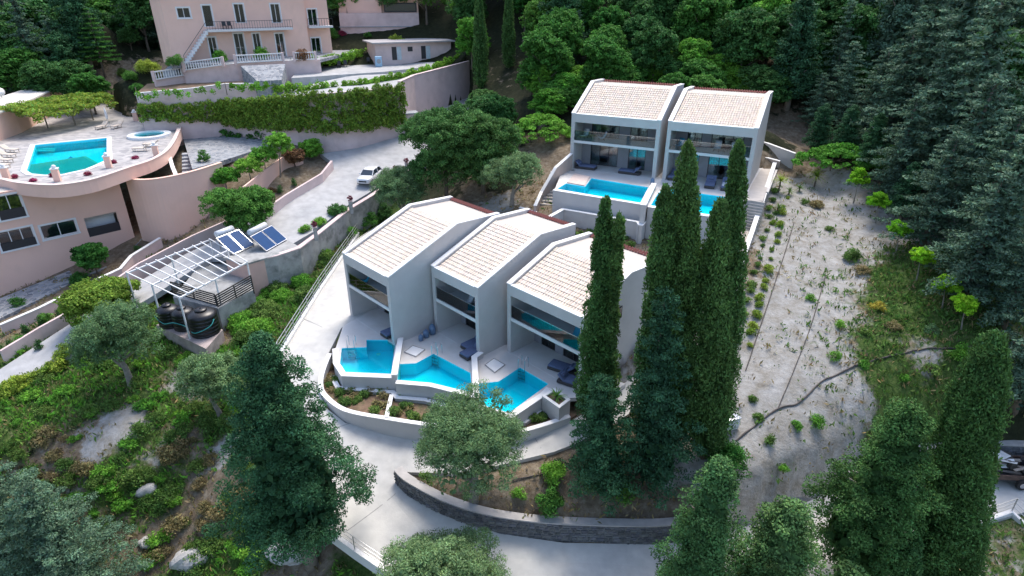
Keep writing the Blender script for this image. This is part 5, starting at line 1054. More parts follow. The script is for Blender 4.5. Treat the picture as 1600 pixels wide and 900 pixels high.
# ------------------------------------------------------------------ foliage
BARK = mat('grey_brown_bark', (.14, .115, .09), .95, .3, 5, .5, 20); BARKL = mat('pale_bark', (.26, .23, .19), .95, .25, 5, .5, 20)
LM = dict(cyp=leafmat('cypress_foliage', (.10, .20, .055), .2), cypl=leafmat('light_cypress_foliage', (.12, .23, .075), .2), big=leafmat('dark_spreading_foliage', (.055, .145, .062), .18), con=leafmat('blue_green_conifer_foliage', (.11, .19, .12), .18),
  olive=leafmat('olive_foliage', (.17, .28, .12), .28), broad=leafmat('broadleaf_foliage', (.09, .24, .045), .32), bright=leafmat('bright_leaf_foliage', (.16, .38, .05), .34), lime=leafmat('lime_foliage', (.22, .50, .03), .35), dark=leafmat('dark_broadleaf_foliage', (.075, .185, .05), .26),
  hedge=leafmat('hedge_foliage', (.26, .37, .055), .3), weed=leafmat('weed_foliage', (.12, .22, .05), .3), dry=leafmat('dry_weed_foliage', (.26, .22, .10), .25), red=leafmat('reddish_foliage', (.20, .12, .06), .25), yellow=leafmat('yellow_foliage', (.42, .36, .06), .3), flower=leafmat('flower_foliage', (.35, .05, .12), .3), vine=leafmat('vine_foliage', (.18, .38, .045), .32))
def unit(v): return v / (np.linalg.norm(v, axis=1, keepdims=True) + 1e-9)
def leafdata(c, d, nrm, ln, wd, tint):
    """c centre, d long axis, nrm approx normal; rhombus leaves"""
    d = unit(d); s = unit(np.cross(d, nrm)); n = len(c); L = (ln / 2)[:, None]; Wd = (wd / 2)[:, None]
    v = np.stack([c - d * L, c + s * Wd, c + d * L, c - s * Wd], 1).reshape(-1, 3); return v, np.repeat(tint, 4, 0)
def leafobj(name, parts, m, parent=None):
    v = np.concatenate([p[0] for p in parts]); t = np.concatenate([p[1] for p in parts]); n = len(v) // 4
    me = bpy.data.meshes.new(name); me.vertices.add(len(v)); me.vertices.foreach_set('co', v.astype(np.float32).ravel()); me.loops.add(len(v)); me.loops.foreach_set('vertex_index', np.arange(len(v), dtype=np.int32)); me.polygons.add(n)
    me.polygons.foreach_set('loop_start', np.arange(0, len(v), 4, dtype=np.int32)); me.polygons.foreach_set('loop_total', np.full(n, 4, np.int32)); me.update(calc_edges=True)
    ca = me.color_attributes.new('tint', 'FLOAT_COLOR', 'POINT'); ca.data.foreach_set('color', np.concatenate([t, np.ones((len(t), 1))], 1).astype(np.float32).ravel()); me.materials.append(m)
    return link(bpy.data.objects.new(name, me), parent)
def clump_leaves(rng, C, Rr, n, ln, wd, up=.35, flat=1.0, tv=.22, updir=0.0, hue=.08, fill=.5):
    """C (k,3), Rr (k,3) radii, n leaves per clump"""
    k = len(C); d = unit(rng.normal(size=(k * n, 3))); d[:, 2] = np.abs(d[:, 2]) * np.where(rng.random(k * n) < .72, 1, -1); rr = fill + (1 - fill) * np.sqrt(rng.random(k * n))
    c = np.repeat(C, n, 0) + d * np.repeat(Rr, n, 0) * rr[:, None]
    nrm = unit(d * flat + rng.normal(size=(k * n, 3)) * .45 + np.array([0, 0, up])); ax = rng.normal(size=(k * n, 3)) + np.array([0, 0, updir]) + d * (.6 if updir else 0)
    tc = np.repeat(1 + rng.normal(size=(k, 1)) * tv * .8, n, 0) * (1 + rng.normal(size=(k * n, 1)) * tv * .7); t = np.clip(np.concatenate([tc * (1 + rng.normal(size=(k * n, 1)) * hue), tc, tc * (1 - rng.normal(size=(k * n, 1)) * hue)], 1), .25, 2.2)
    return leafdata(c, ax, nrm if not updir else unit(rng.normal(size=(k * n, 3)) + d), ln * rng.uniform(.7, 1.3, k * n), wd * rng.uniform(.7, 1.3, k * n), t)
def limb_mesh(parent, segs, m, name='trunk'):
    mb = MB()
    for pts_, rad in segs: mb.tube(pts_, rad, 7)
    return mb.build(name, m, parent, True)
def trunk(rng, h, r, lean=.15, m=None, parent=None, limbs=0, spread=1.0, l0=.4):
    p = [Vector((0, 0, -.6))]; x = y = 0; n = 5
    for i in range(1, n + 1): x += rng.uniform(-lean, lean); y += rng.uniform(-lean, lean); p.append(Vector((x, y, h * i / n)))
    segs = [(p, [r * 1.25] + [r * (1 - .75 * i / n) for i in range(1, n + 1)])]
    mb = limb_mesh(parent, segs, m or BARK)
    for k in range(limbs):
        a = k * 2.4 + rng.uniform(-.4, .4); t = rng.uniform(l0, .95); b = p[0].lerp(p[-1], 0) ; i = min(n - 1, int(t * n)); b = p[i].lerp(p[i + 1], t * n - i)
        e1 = b + Vector((math.cos(a), math.sin(a), .7)) * spread * .5; e2 = b + Vector((math.cos(a), math.sin(a), .75)) * spread
        limb_mesh(mb, [([b, e1, e2], [r * .45, r * .3, r * .1])], m or BARK, 'limb')
    return mb
def make(kind, H, Rd, seed, label=None, cat='tree', group=None, q=1.0, lm=None, name=None, cb0=.14):
    """returns an Empty with trunk and crown standing at the origin; q scales leaf count"""
    g = np.random.default_rng(seed); rg = random.Random(seed); e = empty(name or {'col': 'cypress_tree', 'spread': 'spreading_cypress', 'fir': 'conifer_tree', 'broad': 'broadleaf_tree', 'olive': 'olive_tree', 'lolly': 'young_tree', 'bush': 'shrub', 'layer': 'layered_pine'}[kind], (0, 0, 0), 0, label, cat, group)
    fs = 1 / math.sqrt(q)
    if kind == 'col':
        trunk(rg, H * .5, .07 * Rd + .1, .03, BARK, e); k = int(230 * (H / 15) * Rd / 1.2); z = g.random(k) ** .9; prof = np.minimum(1, (z / .12) ** .6) * np.clip(1 - z, 0, 1) ** .48 * (1 + .06 * np.sin(z * 9 + seed)); an = g.random(k) * 6.283
        # vertical flutes give the fingered outline
        fl = 1 + .12 * np.sin(an * 3 + seed + z * 3) + .07 * g.normal(size=k); rad = Rd * prof * fl * .78
        C = np.stack([np.cos(an) * rad, np.sin(an) * rad, H * (.03 + .95 * z)], 1); r0 = (.30 + .16 * g.random(k)) * (.45 + .6 * prof) * (Rd / 1.2) ** .5
        parts = [clump_leaves(g, C, np.stack([r0, r0, r0 * 2.1], 1), int(72 * q), .26 * fs, .10 * fs, updir=1.3, tv=.25)]
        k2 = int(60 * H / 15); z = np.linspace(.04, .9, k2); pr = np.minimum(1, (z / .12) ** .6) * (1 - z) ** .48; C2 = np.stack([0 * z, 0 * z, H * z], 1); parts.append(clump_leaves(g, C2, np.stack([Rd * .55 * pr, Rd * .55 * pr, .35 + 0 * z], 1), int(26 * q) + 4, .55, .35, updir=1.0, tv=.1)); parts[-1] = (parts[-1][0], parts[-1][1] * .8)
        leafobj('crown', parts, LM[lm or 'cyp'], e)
    elif kind == 'spread':
        trunk(rg, H * .7, .10 * Rd, .2, BARKL, e, 6, Rd * .5, .2); k = int(330 * (Rd / 3.7) * (H / 14)); z = g.random(k) ** 1.25; prof = np.minimum(1, (z / .10 + .25)) * (1 - z) ** .62 * (1 + .0 * z); an = g.random(k) * 6.283
        lob = 1 + .18 * np.sin(an * 4 + seed + 7 * z) + .14 * g.normal(size=k); rad = Rd * prof * np.where(g.random(k) < .7, g.uniform(.78, 1.0, k), g.uniform(.3, .78, k)) * lob
        C = np.stack([np.cos(an) * rad, np.sin(an) * rad, H * (cb0 + (.98 - cb0) * z) + g.normal(size=k) * .15], 1); r0 = .38 + .28 * g.random(k) * (1 - .4 * z)
        parts = [clump_leaves(g, C, np.stack([r0 * 1.1, r0 * 1.1, r0 * .85], 1), int(95 * q), .20 * fs, .11 * fs, up=.5, tv=.24)]
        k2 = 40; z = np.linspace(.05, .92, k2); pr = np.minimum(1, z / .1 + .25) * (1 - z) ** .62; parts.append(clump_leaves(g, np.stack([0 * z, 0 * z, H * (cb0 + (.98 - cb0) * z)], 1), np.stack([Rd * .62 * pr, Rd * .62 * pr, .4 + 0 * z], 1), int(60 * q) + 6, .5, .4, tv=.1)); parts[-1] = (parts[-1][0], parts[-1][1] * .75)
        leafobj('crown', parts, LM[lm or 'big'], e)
    elif kind == 'fir':
        trunk(rg, H * .95, .05 * Rd + .12, .1, BARK, e); parts = []; nb = int(62 * q ** .3); Cs = []; Rs = []
        for i in range(nb):
            t = (i + rg.random()) / nb; z = H * (.12 + .87 * t); L = Rd * (1 - t) ** .75 * rg.uniform(.7, 1.15) + .25; a = i * 2.399 + rg.uniform(-.5, .5); ns = max(2, int(L / .5))
            for j in range(ns):
                s = (j + 1) / ns; r_ = L * s; zz = z + .35 * L * s - .28 * L * s * s - .12 * L + rg.uniform(-.08, .08); Cs.append((math.cos(a) * r_ + rg.uniform(-.15, .15), math.sin(a) * r_ + rg.uniform(-.15, .15), zz)); w_ = (.30 + .34 * math.sin(math.pi * min(1, s * .9 + .1))) * (.6 + .5 * (1 - t)); Rs.append((w_ * 1.25, w_ * 1.25, w_ * .5))
        parts = [clump_leaves(g, np.array(Cs), np.array(Rs), int(46 * q), .24 * fs, .10 * fs, up=.6, tv=.24, fill=.3)]
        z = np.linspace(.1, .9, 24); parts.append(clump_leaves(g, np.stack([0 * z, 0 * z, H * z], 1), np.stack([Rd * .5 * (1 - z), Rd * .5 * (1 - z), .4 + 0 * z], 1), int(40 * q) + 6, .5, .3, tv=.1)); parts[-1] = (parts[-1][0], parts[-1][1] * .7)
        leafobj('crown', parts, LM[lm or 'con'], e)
    elif kind == 'layer':
        trunk(rg, H * .97, .16, .05, BARK, e); Cs = []; Rs = []
        for i in range(12):
            t = i / 11; z = H * (.28 + .7 * t); L = Rd * (1 - t) ** .8 + .15
            for b in range(6):
                a = b * 1.047 + i * .5
                for j in range(max(2, int(L / .35))): s = (j + 1) / max(2, int(L / .35)); Cs.append((math.cos(a) * L * s, math.sin(a) * L * s, z - .15 * s * L + .1 * s * s * L)); Rs.append((.3, .3, .12))
        leafobj('crown', [clump_leaves(g, np.array(Cs), np.array(Rs), int(40 * q), .2, .09, up=.8, tv=.2)], LM[lm or 'broad'], e)
    elif kind in ('broad', 'olive', 'lolly'):
        cb = {'broad': .08, 'olive': .2, 'lolly': .45}[kind]; trunk(rg, H * .6, {'broad': .05, 'olive': .085, 'lolly': .045}[kind] * max(Rd, .6) + .02, .12 if kind != 'lolly' else .03, BARKL if kind != 'broad' else BARK, e, 0 if kind == 'lolly' else 5, Rd * .6, .35)
        nl = {'broad': 11, 'olive': 12, 'lolly': 5}[kind]; lobes = []
        for i in range(nl):
            a = i * 2.399; el = rg.uniform(-.9 if kind == 'broad' else -.5, 1.0); rr = Rd * rg.uniform(.42, .62); cz = H * (cb + (1 - cb) * .5) + math.sin(el) * H * (1 - cb) * .32; lobes.append((math.cos(a) * math.cos(el) * rr, math.sin(a) * math.cos(el) * rr, cz, Rd * rg.uniform(.40, .58)))
        lobes.append((0, 0, H * (1 - (1 - cb) * .3), Rd * .5)); lobes.append((0, 0, H * (cb + (1 - cb) * .5), Rd * .6)); k = int({'broad': 380, 'olive': 330, 'lolly': 150}[kind] * (max(Rd, .7) / 2.6) ** 1.1); li = g.integers(0, len(lobes), k); lb_ = np.array(lobes)[li]
        d = unit(g.normal(size=(k, 3))); d[:, 2] = np.where(d[:, 2] < -.3, -d[:, 2], d[:, 2]); zs = min(1.0, H * (1 - cb) / (2 * Rd) * 1.1); C = lb_[:, :3] + d * lb_[:, 3:4] * g.uniform(.75, 1.0, (k, 1)) * np.array([1, 1, zs]); r0 = {'broad': .32, 'olive': .30, 'lolly': .26}[kind] * (Rd / 2.6) ** .35 * g.uniform(.8, 1.4, k)
        if kind == 'lolly': zs = 1.0; C = d * np.array([Rd * .8, Rd * .8, H * .30]) * g.uniform(.5, 1.0, (k, 1)) + np.array([0, 0, H * .68]); lobes = [(0, 0, H * .68, Rd * .5)]
        ln, wd = {'broad': (.22, .14), 'olive': (.17, .065), 'lolly': (.17, .11)}[kind]; n = {'broad': 62, 'olive': 75, 'lolly': 60}[kind]
        parts = [clump_leaves(g, C, np.stack([r0 * 1.15, r0 * 1.15, r0 * .8], 1), int(n * q), ln * fs, wd * fs, up=.5, tv=.24, fill=.25)]
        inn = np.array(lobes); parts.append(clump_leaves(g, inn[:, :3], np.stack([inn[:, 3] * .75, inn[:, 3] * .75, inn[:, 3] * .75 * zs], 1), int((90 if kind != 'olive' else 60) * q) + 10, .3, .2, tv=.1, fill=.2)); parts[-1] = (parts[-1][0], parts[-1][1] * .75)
        leafobj('crown', parts, LM[lm or {'broad': 'broad', 'olive': 'olive', 'lolly': 'lime'}[kind]], e)
    elif kind == 'bush':
        limb_mesh(e, [([Vector((0, 0, -.2)), Vector((.05, 0, H * .5))], [.05, .02])] + [([Vector((0, 0, 0)), Vector((math.cos(a) * Rd * .5, math.sin(a) * Rd * .5, H * .5))], [.03, .01]) for a in (0.5, 2.5, 4.4)], BARK, 'stem'); k = int(36 * max(.6, Rd) ** 1.6); d = unit(g.normal(size=(k, 3))); d[:, 2] = np.abs(d[:, 2]); C = d * np.array([Rd * .72, Rd * .72, H * .68]) * g.uniform(.55, 1.0, (k, 1)) + np.array([0, 0, H * .12]); r0 = .3 * max(.55, Rd) ** .5 * g.uniform(.7, 1.3, k)
        leafobj('foliage', [clump_leaves(g, C, np.stack([r0, r0, r0 * .8], 1), int(46 * q), .17 * max(.6, min(1, Rd)) * fs, .09 * max(.6, min(1, Rd)) * fs, up=.4, tv=.26, fill=.2)], LM[lm or 'broad'], e)
    return e
def put(e, base, rz=0, sc=1.0):
    e.location = base; e.rotation_euler = (0, 0, rz); e.scale = (sc, sc, sc) if not hasattr(sc, '__len__') else sc; return e
def dup(proto, base, rz, sc, label=None, group=None):
    c = copy_tree(proto); put(c, base, rz, sc)
    if label: c['label'] = label
    if group: c['group'] = group
    return c
def spot(base_px, top_px=None, plats=True):
    b = hit(*base_px, plats); return (b, (zon(*top_px, b) - b.z) if top_px else None)
# ---- tall cypresses before the villas
def stand(kind, base_px, top_px, Rd, seed, label, q=1.0, lm=None, z=None, group=None, name=None, cb0=.14):
    b = hit(*base_px) if z is None else P(*base_px, z); b.z = gz(b); H = zon(*top_px, b) - b.z
    d0 = ray(*top_px); t = math.hypot(b.x, b.y) / math.hypot(d0.x, d0.y); lx = d0.x * t - b.x; ly = d0.y * t - b.y
    e = make(kind, H, Rd, seed, label, 'tree', group, q, lm, name, cb0); put(e, (b.x, b.y, b.z - .1), seed * 1.3)
    # natural lean so that the tip stands where it does
    if math.hypot(lx, ly) < .14 * H:
        M = Matrix.Shear('XY', 4, (lx / H, ly / H)); Mi = Matrix.Rotation(-seed * 1.3, 4, 'Z') @ M @ Matrix.Rotation(seed * 1.3, 4, 'Z')
        for ch in e.children: ch.data.transform(Mi)
    return e
stand('col', (925,665), (949,303), 1.25, 11, 'slender cypress growing against the villa with the square planter box', 1.5); stand('col', (944,668), (970,318), .65, 12, 'thin second cypress spire beside the slender cypress at the villa corner')
stand('col', (1012,700), (1041,284), 1.25, 13, 'cypress rising between the slender cypress and the tallest pair', 1.5); stand('col', (1052,690), (1077,216), 1.5, 14, 'tall dense cypress before the upper villas', 1.5); stand('col', (1118,700), (1156,212), 1.15, 15, 'tall narrow cypress spire beside the outdoor stairs', 1.5); stand('col', (1098,712), (1128,308), 1.55, 16, 'broad cypress column beside the white utility box', 1.5)
stand('fir', (1020,770), (1042,452), 2.5, 17, 'dark spreading conifer at the foot of the cypress group', 1.6, lm='big'); stand('fir', (948,765), (940,585), 2.6, 18, 'low dark conifer with long side branches over the ramp', 1.6, lm='big')
# ---- big trees nearest the viewer
b = P(488, 880, -5.9); stand('spread', (488,880), (404,520), 3.75, 21, 'big dark spreading tree with a thick pale trunk beside the driveway railing', 2.0, cb0=.2)
stand('fir', (40,930), (8,640), 5.2, 22, 'large dark conifer at the corner of the weedy slope', 2.6); stand('fir', (130,960), (118,722), 4.0, 23, 'dark conifer beside the large conifer on the weedy slope', 2.4)
stand('col', (1450,930), (1556,516), 2.25, 24, 'huge dense cypress column above the lower road', 1.8); stand('spread', (1330,905), (1338,598), 3.3, 25, 'dark bushy cypress standing beside the huge cypress column', 2.0, lm='cyp')
stand('spread', (1075,985), (1068,702), 2.1, 26, 'light green cypress with a narrow crown by the stone wall end', 2.0, lm='cypl'); stand('spread', (1185,990), (1165,762), 3.0, 27, 'broad light green cypress in front of the dark bushy cypress', 2.0, lm='cypl'); stand('col', (1385,965), (1383,818), .8, 28, 'small bright cypress between the dark bushy cypress and the huge column', lm='cypl')
stand('spread', (1290,1000), (1300,868), 1.8, 29, 'low light green cypress top at the foot of the dark bushy cypress', lm='cypl')
# ---- olives and broadleaf trees near the villas
stand('olive', (738,782), (735,636), 3.5, 31, 'olive tree growing above the stone wall below the pools', 1.9); stand('olive', (690,985), (690,850), 3.4, 32, 'olive tree crown rising below the driveway railing', 1.9); stand('olive', (632,350), (618,262), 3.3, 33, 'silvery olive tree behind the villa roof by the white car', 1.2); stand('olive', (800,322), (815,240), 2.9, 34, 'olive tree beside the outdoor stairs of the upper villa', 1.2)
stand('olive', (207,602), (168,482), 3.1, 35, 'grey green olive tree with a leaning trunk below the hotel road', 1.3, lm='olive'); stand('olive', (345,650), (345,548), 2.3, 36, 'pale low olive on the bank behind the big dark tree', 1.1)
stand('broad', (700,318), (690,158), 5.2, 37, 'large ivy covered tree between the road and the upper villas', 1.4, lm='dark'); stand('broad', (755,300), (750,175), 4.4, 38, 'dark round tree leaning towards the stairs olive', 1.3, lm='dark'); stand('broad', (385,362), (385,290), 3.3, 39, 'round bright tree beside the solar heaters', 1.2, lm='broad'); stand('broad', (160,500), (160,440), 3.0, 40, 'bushy green tree behind the leaning olive', 1.1, lm='hedge')
stand('broad', (148,418), (148,374), 1.5, 41, 'small dark tree in a planter under the hotel windows', lm='broad'); stand('broad', (487,250), (490,215), 1.4, 42, 'small feathery tree at the road island tip', lm='bright'); stand('broad', (462,262), (462,232), 1.3, 43, 'reddish brown bush tree on the road island', lm='red')
for i, ((bu, bv), (tu, tv)) in enumerate((((344,308),(340,266)), ((356,306),(362,258)), ((395,293),(386,244)), ((417,279),(407,228)), ((438,276),(433,204)))):
    stand('lolly', (bu, bv), (tu, tv), 2.0, 50 + i, ['pollarded tree in the row beside the curved wall end', 'second pollarded tree from the curved wall', 'middle pollarded tree of the row by the road island', 'fourth pollarded tree from the curved wall', 'tallest pollarded tree at the courtyard end of the row'][i], 1.0, lm='bright', name='pollarded_tree')
yt = [((1333,318),(1347,260)), ((1368,348),(1377,298)), ((1400,395),(1407,343)), ((1432,438),(1443,384)), ((1472,482),(1484,428)), ((1502,515),(1513,458))]
for i, (bp_, tp_) in enumerate(yt): stand('lolly', bp_, tp_, 1.05, 60 + i, 'young lime green tree staked on the slope, ' + ['nearest the grey cabinets', 'second from the grey cabinets', 'third from the grey cabinets', 'third from the hose end', 'second from the hose end', 'nearest the hose end'][i], 1.0, group='young lime trees at the forest edge')
# ---- shrubs
SH = [(865,750,1.0,1.6,'bright','round bright shrub behind the stone wall, upper of the pair'), (860,794,1.1,1.5,'broad','round green shrub behind the stone wall, lower of the pair'), (922,760,1.0,1.6,'olive','grey green shrub under the low dark conifer'), (970,775,1.0,1.6,'broad','green shrub at the conifer trunk above the stone wall'), (812,775,.6,.7,'bright','small bright shrub beside the olive above the stone wall'), (1135,738,1.7,2.8,'broad','large round shrub beside the white utility box'), (668,750,.6,.6,'weed','small shrub at the tip of the stone wall'),
 (1243,668,.45,.6,'bright','bright clump below the hose on the sandy slope'), (1275,665,.7,1.0,'bright','tall bright shrub beside the dark bushy cypress'), (1203,690,.35,.45,'weed','small tuft on the lower sandy slope'), (1225,735,.35,.4,'bright','lowest small tuft on the sandy slope'), (1185,655,.45,.5,'weed','low clump near the utility box on the sandy slope'), (1176,625,.3,.4,'weed','single sprig above the low clump on the sandy slope'), (1303,562,.6,.9,'bright','bright upright shrub on the hose line'), (1350,572,.5,.5,'bright','round tuft just above the hose bend'), (1413,592,.4,.4,'bright','round tuft on the grassy slope below the hose'), (1455,580,.7,.8,'weed','broad weed clump on the grassy slope'), (1313,512,.5,.8,'bright','dark green egg shaped shrub in the open sand'), (1265,468,.45,.6,'bright','bright egg shaped shrub in the open sand'), (1297,360,.5,.6,'weed','round shrub high on the sandy slope'), (1330,405,.9,1.2,'weed','loose tall shrub at the edge of the grass'), (1345,425,.8,.7,'dry','dry shrub below the loose tall shrub'), (1370,485,.7,.9,'yellow','yellow leaved shrub on the grassy slope'), (1275,322,.9,.7,'dry','brown leaved shrub under the spiky palms'), (1258,318,.6,.6,'weed','green shrub under the spiky palms'), (1350,520,.5,.5,'weed','small tuft at the grass edge below the yellow shrub'), (1395,512,.7,.6,'dry','dry clump on the grassy slope'), (1500,560,.9,1.2,'bright','bright bush at the hose end near the forest'), (1455,520,.6,.9,'olive','grey upright shrub beside the young trees'),
 (345,97,1.3,2.2,'bright','clipped round bush before the left glass door of the upper hotel'), (410,93,1.4,2.3,'bright','clipped round bush before the middle glass door of the upper hotel'), (281,106,.8,1.8,'bright','narrow bush beside the spiral steps of the upper hotel'), (232,112,2.2,2.0,'hedge','yellow green bush in the garden behind the pool terrace'), (250,134,1.2,1.3,'broad','dark round bush by the white balustrade, garden side'), (277,130,1.2,1.3,'broad','dark round bush by the white balustrade, hotel side'), (205,125,1.4,1.6,'broad','bush in the garden by the stone path'), (478,130,1.6,1.9,'red','brownish bush at the vine fence'), (193,118,1.2,1.5,'weed','pale bush beside the garden path'), (215,140,1.3,1.0,'broad','low bush above the crazy paving steps'),
 (620,75,2.0,2.6,'hedge','yellow green bush in front of the annex'), (575,58,.9,1.0,'broad','dark round bush beside the white lounger'), (535,55,1.0,1.0,'flower','red flowering bush beside the white lounger'), (515,60,2.0,2.2,'broad','tall bushes along the garden steps of the hotel wing'), (320,252,.9,1.7,'broad','clipped dark hedge dome beside the garden steps'), (500,350,.9,.8,'bright','bright shrub on the road wall nearest the solar heaters'), (478,362,.8,.8,'bright','bright shrub behind the road wall pillar'), (520,335,.7,.8,'bright','bright shrub on the road wall before the white car'), (592,318,1.0,1.2,'bright','bright bush on the road wall beside the white car'),
 (40,545,.9,1.6,'broad','small tree shaped shrub at the hotel road edge'), (75,505,.8,1.6,'broad','small dark tree in the lane bed, hotel side'), (30,480,.8,1.4,'broad','small dark tree in the lane bed, farther along'), (125,440,1.0,1.2,'broad','shrub beside the planter under the hotel'), (220,430,.7,1.2,'broad','shrub at the corner of the pergola'), (205,352,.5,.8,'dark','dark pot plant at the hotel corner'), (245,325,.9,.8,'bright','low shrub at the foot of the curved wall'), (240,492,1.0,1.2,'weed','grey green shrub beside the black water tanks'), (425,300,.7,.6,'red','reddish ground shrub on the road island'), (438,302,.35,1.2,'dark','narrow dark conifer shrub on the island wall'), (460,290,.35,1.1,'dark','second narrow conifer shrub on the island wall'),
 (575,352,1.5,2.0,'broad','green shrub mass under the road wall near the villa roof'), (545,370,1.3,1.6,'bright','bright shrub below the road wall by the driveway railing'), (600,340,1.4,2.2,'dark','dark shrub behind the silvery olive'), (650,330,1.6,2.0,'dark','dark undergrowth bush behind the villa roofs'), (530,352,1.3,1.2,'dark','ivy bush hanging at the road wall')]
def shrub(u, v, rd, h, lm, lb_, seed, q=1.2, group=None, p=None, name=None):
    b = hit(u, v) if p is None else p; e = make('bush', h, rd, seed, lb_, (name or 'shrub').replace('_', ' '), group, q, lm, name); put(e, (b.x, b.y, b.z - .05), seed); return e
for i, (u, v, rd, h, lm, lb_) in enumerate(SH): shrub(u, v, rd, h, lm, lb_, 100 + i)
# bright shrub mass on the bank: each bush a thing
rng = random.Random(8); bank = [shrub(440, 470, 1.25, 1.2, 'bright', 'feathery bright shrub in the thicket on the bank below the solar shed', 300, 1.3, 'bright shrubs on the bank')]
bank.append(shrub(420, 500, 1.2, 1.0, 'weed', 'feathery bright shrub in the thicket on the bank below the solar shed', 301, 1.3, 'bright shrubs on the bank'))
for k in range(24):
    u = 375 + 150 * rng.random(); t = (u - 375) / 150; v = 525 - 118 * t + rng.uniform(-26, 22)
    if polydist(np.array([hit(u, v).x]), np.array([hit(u, v).y]), DRIVE)[0] < 1.0: continue
    dup(bank[k % 2], hit(u, v), rng.uniform(0, 6), rng.uniform(.7, 1.25))
wd_ = [shrub(300, 640, .7, .55, 'weed', 'leafy weed clump on the open left slope', 310, 1.2, 'weed clumps on the left slope', None, 'weed_clump'), shrub(330, 720, .7, .6, 'dry', 'dry brownish weed clump on the open left slope', 311, 1.2, 'dry weed clumps on the left slope', None, 'weed_clump'), shrub(250, 620, .7, .5, 'bright', 'fresh green weed clump on the open left slope', 312, 1.2, 'fresh weed clumps on the left slope', None, 'weed_clump')]
for k in range(190):
    u = rng.uniform(5, 440); v = rng.uniform(545, 895); q = hit(u, v)
    if inpoly(np.array([q.x]), np.array([q.y]), DRIVE)[0] or inpoly(np.array([q.x]), np.array([q.y]), HROAD)[0]: continue
    zn = zone_at([q.x], [q.y])[0]
    if zn[0] > .5 and rng.random() < .85: continue
    pr = 1 if (zn[1] < .4 and rng.random() < .6) else (2 if rng.random() < .45 else 0); dup(wd_[pr], q, rng.uniform(0, 6), rng.uniform(.5, 1.5))
rowp = [shrub(1212, 335, .32, .45, 'weed', 'small planted shrub in the rows beside the long sloping wall', 320, .9, 'planted shrubs along the sloping wall', None, 'planted_shrub'), shrub(1208, 350, .32, .5, 'hedge', 'small planted shrub in the rows beside the long sloping wall', 321, .9, 'planted shrubs along the sloping wall', None, 'planted_shrub')]
for k in range(34):
    t = k / 33; u = 1214 - 62 * t + (18 if k % 2 else -2) + rng.uniform(-3, 3); v = 300 + 240 * t + rng.uniform(-4, 4); dup(rowp[k % 2], hit(u, v), rng.uniform(0, 6), rng.uniform(.6, 1.3))
bedp = [shrub(0, 0, .3, .3, 'weed', 'small bedding plant under the pool walls', 322, .8, 'bedding plants under the pools', Vector(hit(560, 625)), 'bedding_plant'), shrub(0, 0, .28, .28, 'dry', 'brown bedding plant under the pool walls', 323, .8, 'brown bedding plants under the pools', Vector(hit(640, 640)), 'bedding_plant')]
n_ = 0
for k in range(400):
    u = rng.uniform(505, 880); v = rng.uniform(575, 675); q = P(u, v, -1.08)
    if not inpoly(np.array([q.x]), np.array([q.y]), BED1)[0] or inpoly(np.array([q.x]), np.array([q.y]), DECK1)[0] or polydist(np.array([q.x]), np.array([q.y]), BED1)[0] < .35: continue
    n_ += 1
    if n_ > 70: break
    dup(bedp[0 if rng.random() < .65 else 1], q, rng.uniform(0, 6), rng.uniform(.7, 1.4))
slp = shrub(920, 365, .35, .35, 'weed', 'small planted tuft on the brown slope between the villa rows', 324, .8, 'tufts between the villa rows', None, 'plant_tuft')
for k in range(55):
    u = rng.uniform(890, 1140); v = 352 + (u - 890) * .2 + rng.uniform(-4, 36); dup(slp, hit(u, v), rng.uniform(0, 6), rng.uniform(.6, 1.3))
# hedge row beside the lower hotel road
hr = shrub(20, 612, .9, 1.1, 'hedge', 'clipped shrub in the hedge row along the lower hotel road', 330, 1.2, 'hedge shrubs along the lower hotel road')
for k in range(7): dup(hr, hit(2 + 17 * k, 622 - 10.5 * k), k, .9 + .1 * (k % 3))
shc = shrub(62, 545, .3, 1.0, 'dark', 'narrow clipped shrub against the pink road wall', 331, 1.0, 'narrow shrubs against the road wall')
for k, (u, v) in enumerate(((5,552),(20,545),(42,522),(66,512),(74,505),(95,498))): dup(shc, hit(u, v), k, .9 + .1 * (k % 3))
# ---- spiky palms
def palm(base, h, n, L, seed, label, lm='hedge'):
    rg = random.Random(seed); e = empty('spiky_palm', base, 0, label, 'palm'); MB().tube([(0, 0, -.2), (.03, 0, h)], [.09, .07], 7).build('trunk', BARK, e); vs_ = []; fs_ = []
    for k in range(n):
        a = k * 2.399; el = rg.uniform(-.2, 1.3); d = Vector((math.cos(a) * math.cos(el), math.sin(a) * math.cos(el), math.sin(el))); s = d.cross(Vector((0, 0, 1))).normalized() * .05; p = Vector((.03, 0, h)); o = len(vs_); prev = p
        for j in range(4): q = p + d * L * j / 3 - Vector((0, 0, .3 * L * (j / 3) ** 2)); w_ = s * (1 - j / 3.4) * (1 if j else .6); vs_ += [q - w_, q + w_]
        fs_ += [(o + 2 * j, o + 2 * j + 1, o + 2 * j + 3, o + 2 * j + 2) for j in range(3)]
    o = mesh('fronds', vs_, fs_, LM[lm], e); ca = o.data.color_attributes.new('tint', 'FLOAT_COLOR', 'POINT'); ca.data.foreach_set('color', [1.0] * (4 * len(vs_)))
palm(hit(1216,300), 1.1, 70, 1.1, 1, 'spiky palm with a round head nearest the boundary wall'); palm(hit(1272,292), 1.1, 70, 1.2, 2, 'spiky palm with a round head before the green mound'); palm(PALM_SPOT, .25, 30, .8, 3, 'small palm planted in the square white planter box', 'broad')
for k, (u, v) in enumerate(((1232,305),(1248,300),(1215,330))): palm(hit(u, v), .4, 40, .7, 5 + k, ['small spiky plant between the two round palms', 'small spiky plant beside the round palm at the mound', 'lowest small spiky plant by the boundary wall'][k], 'weed')
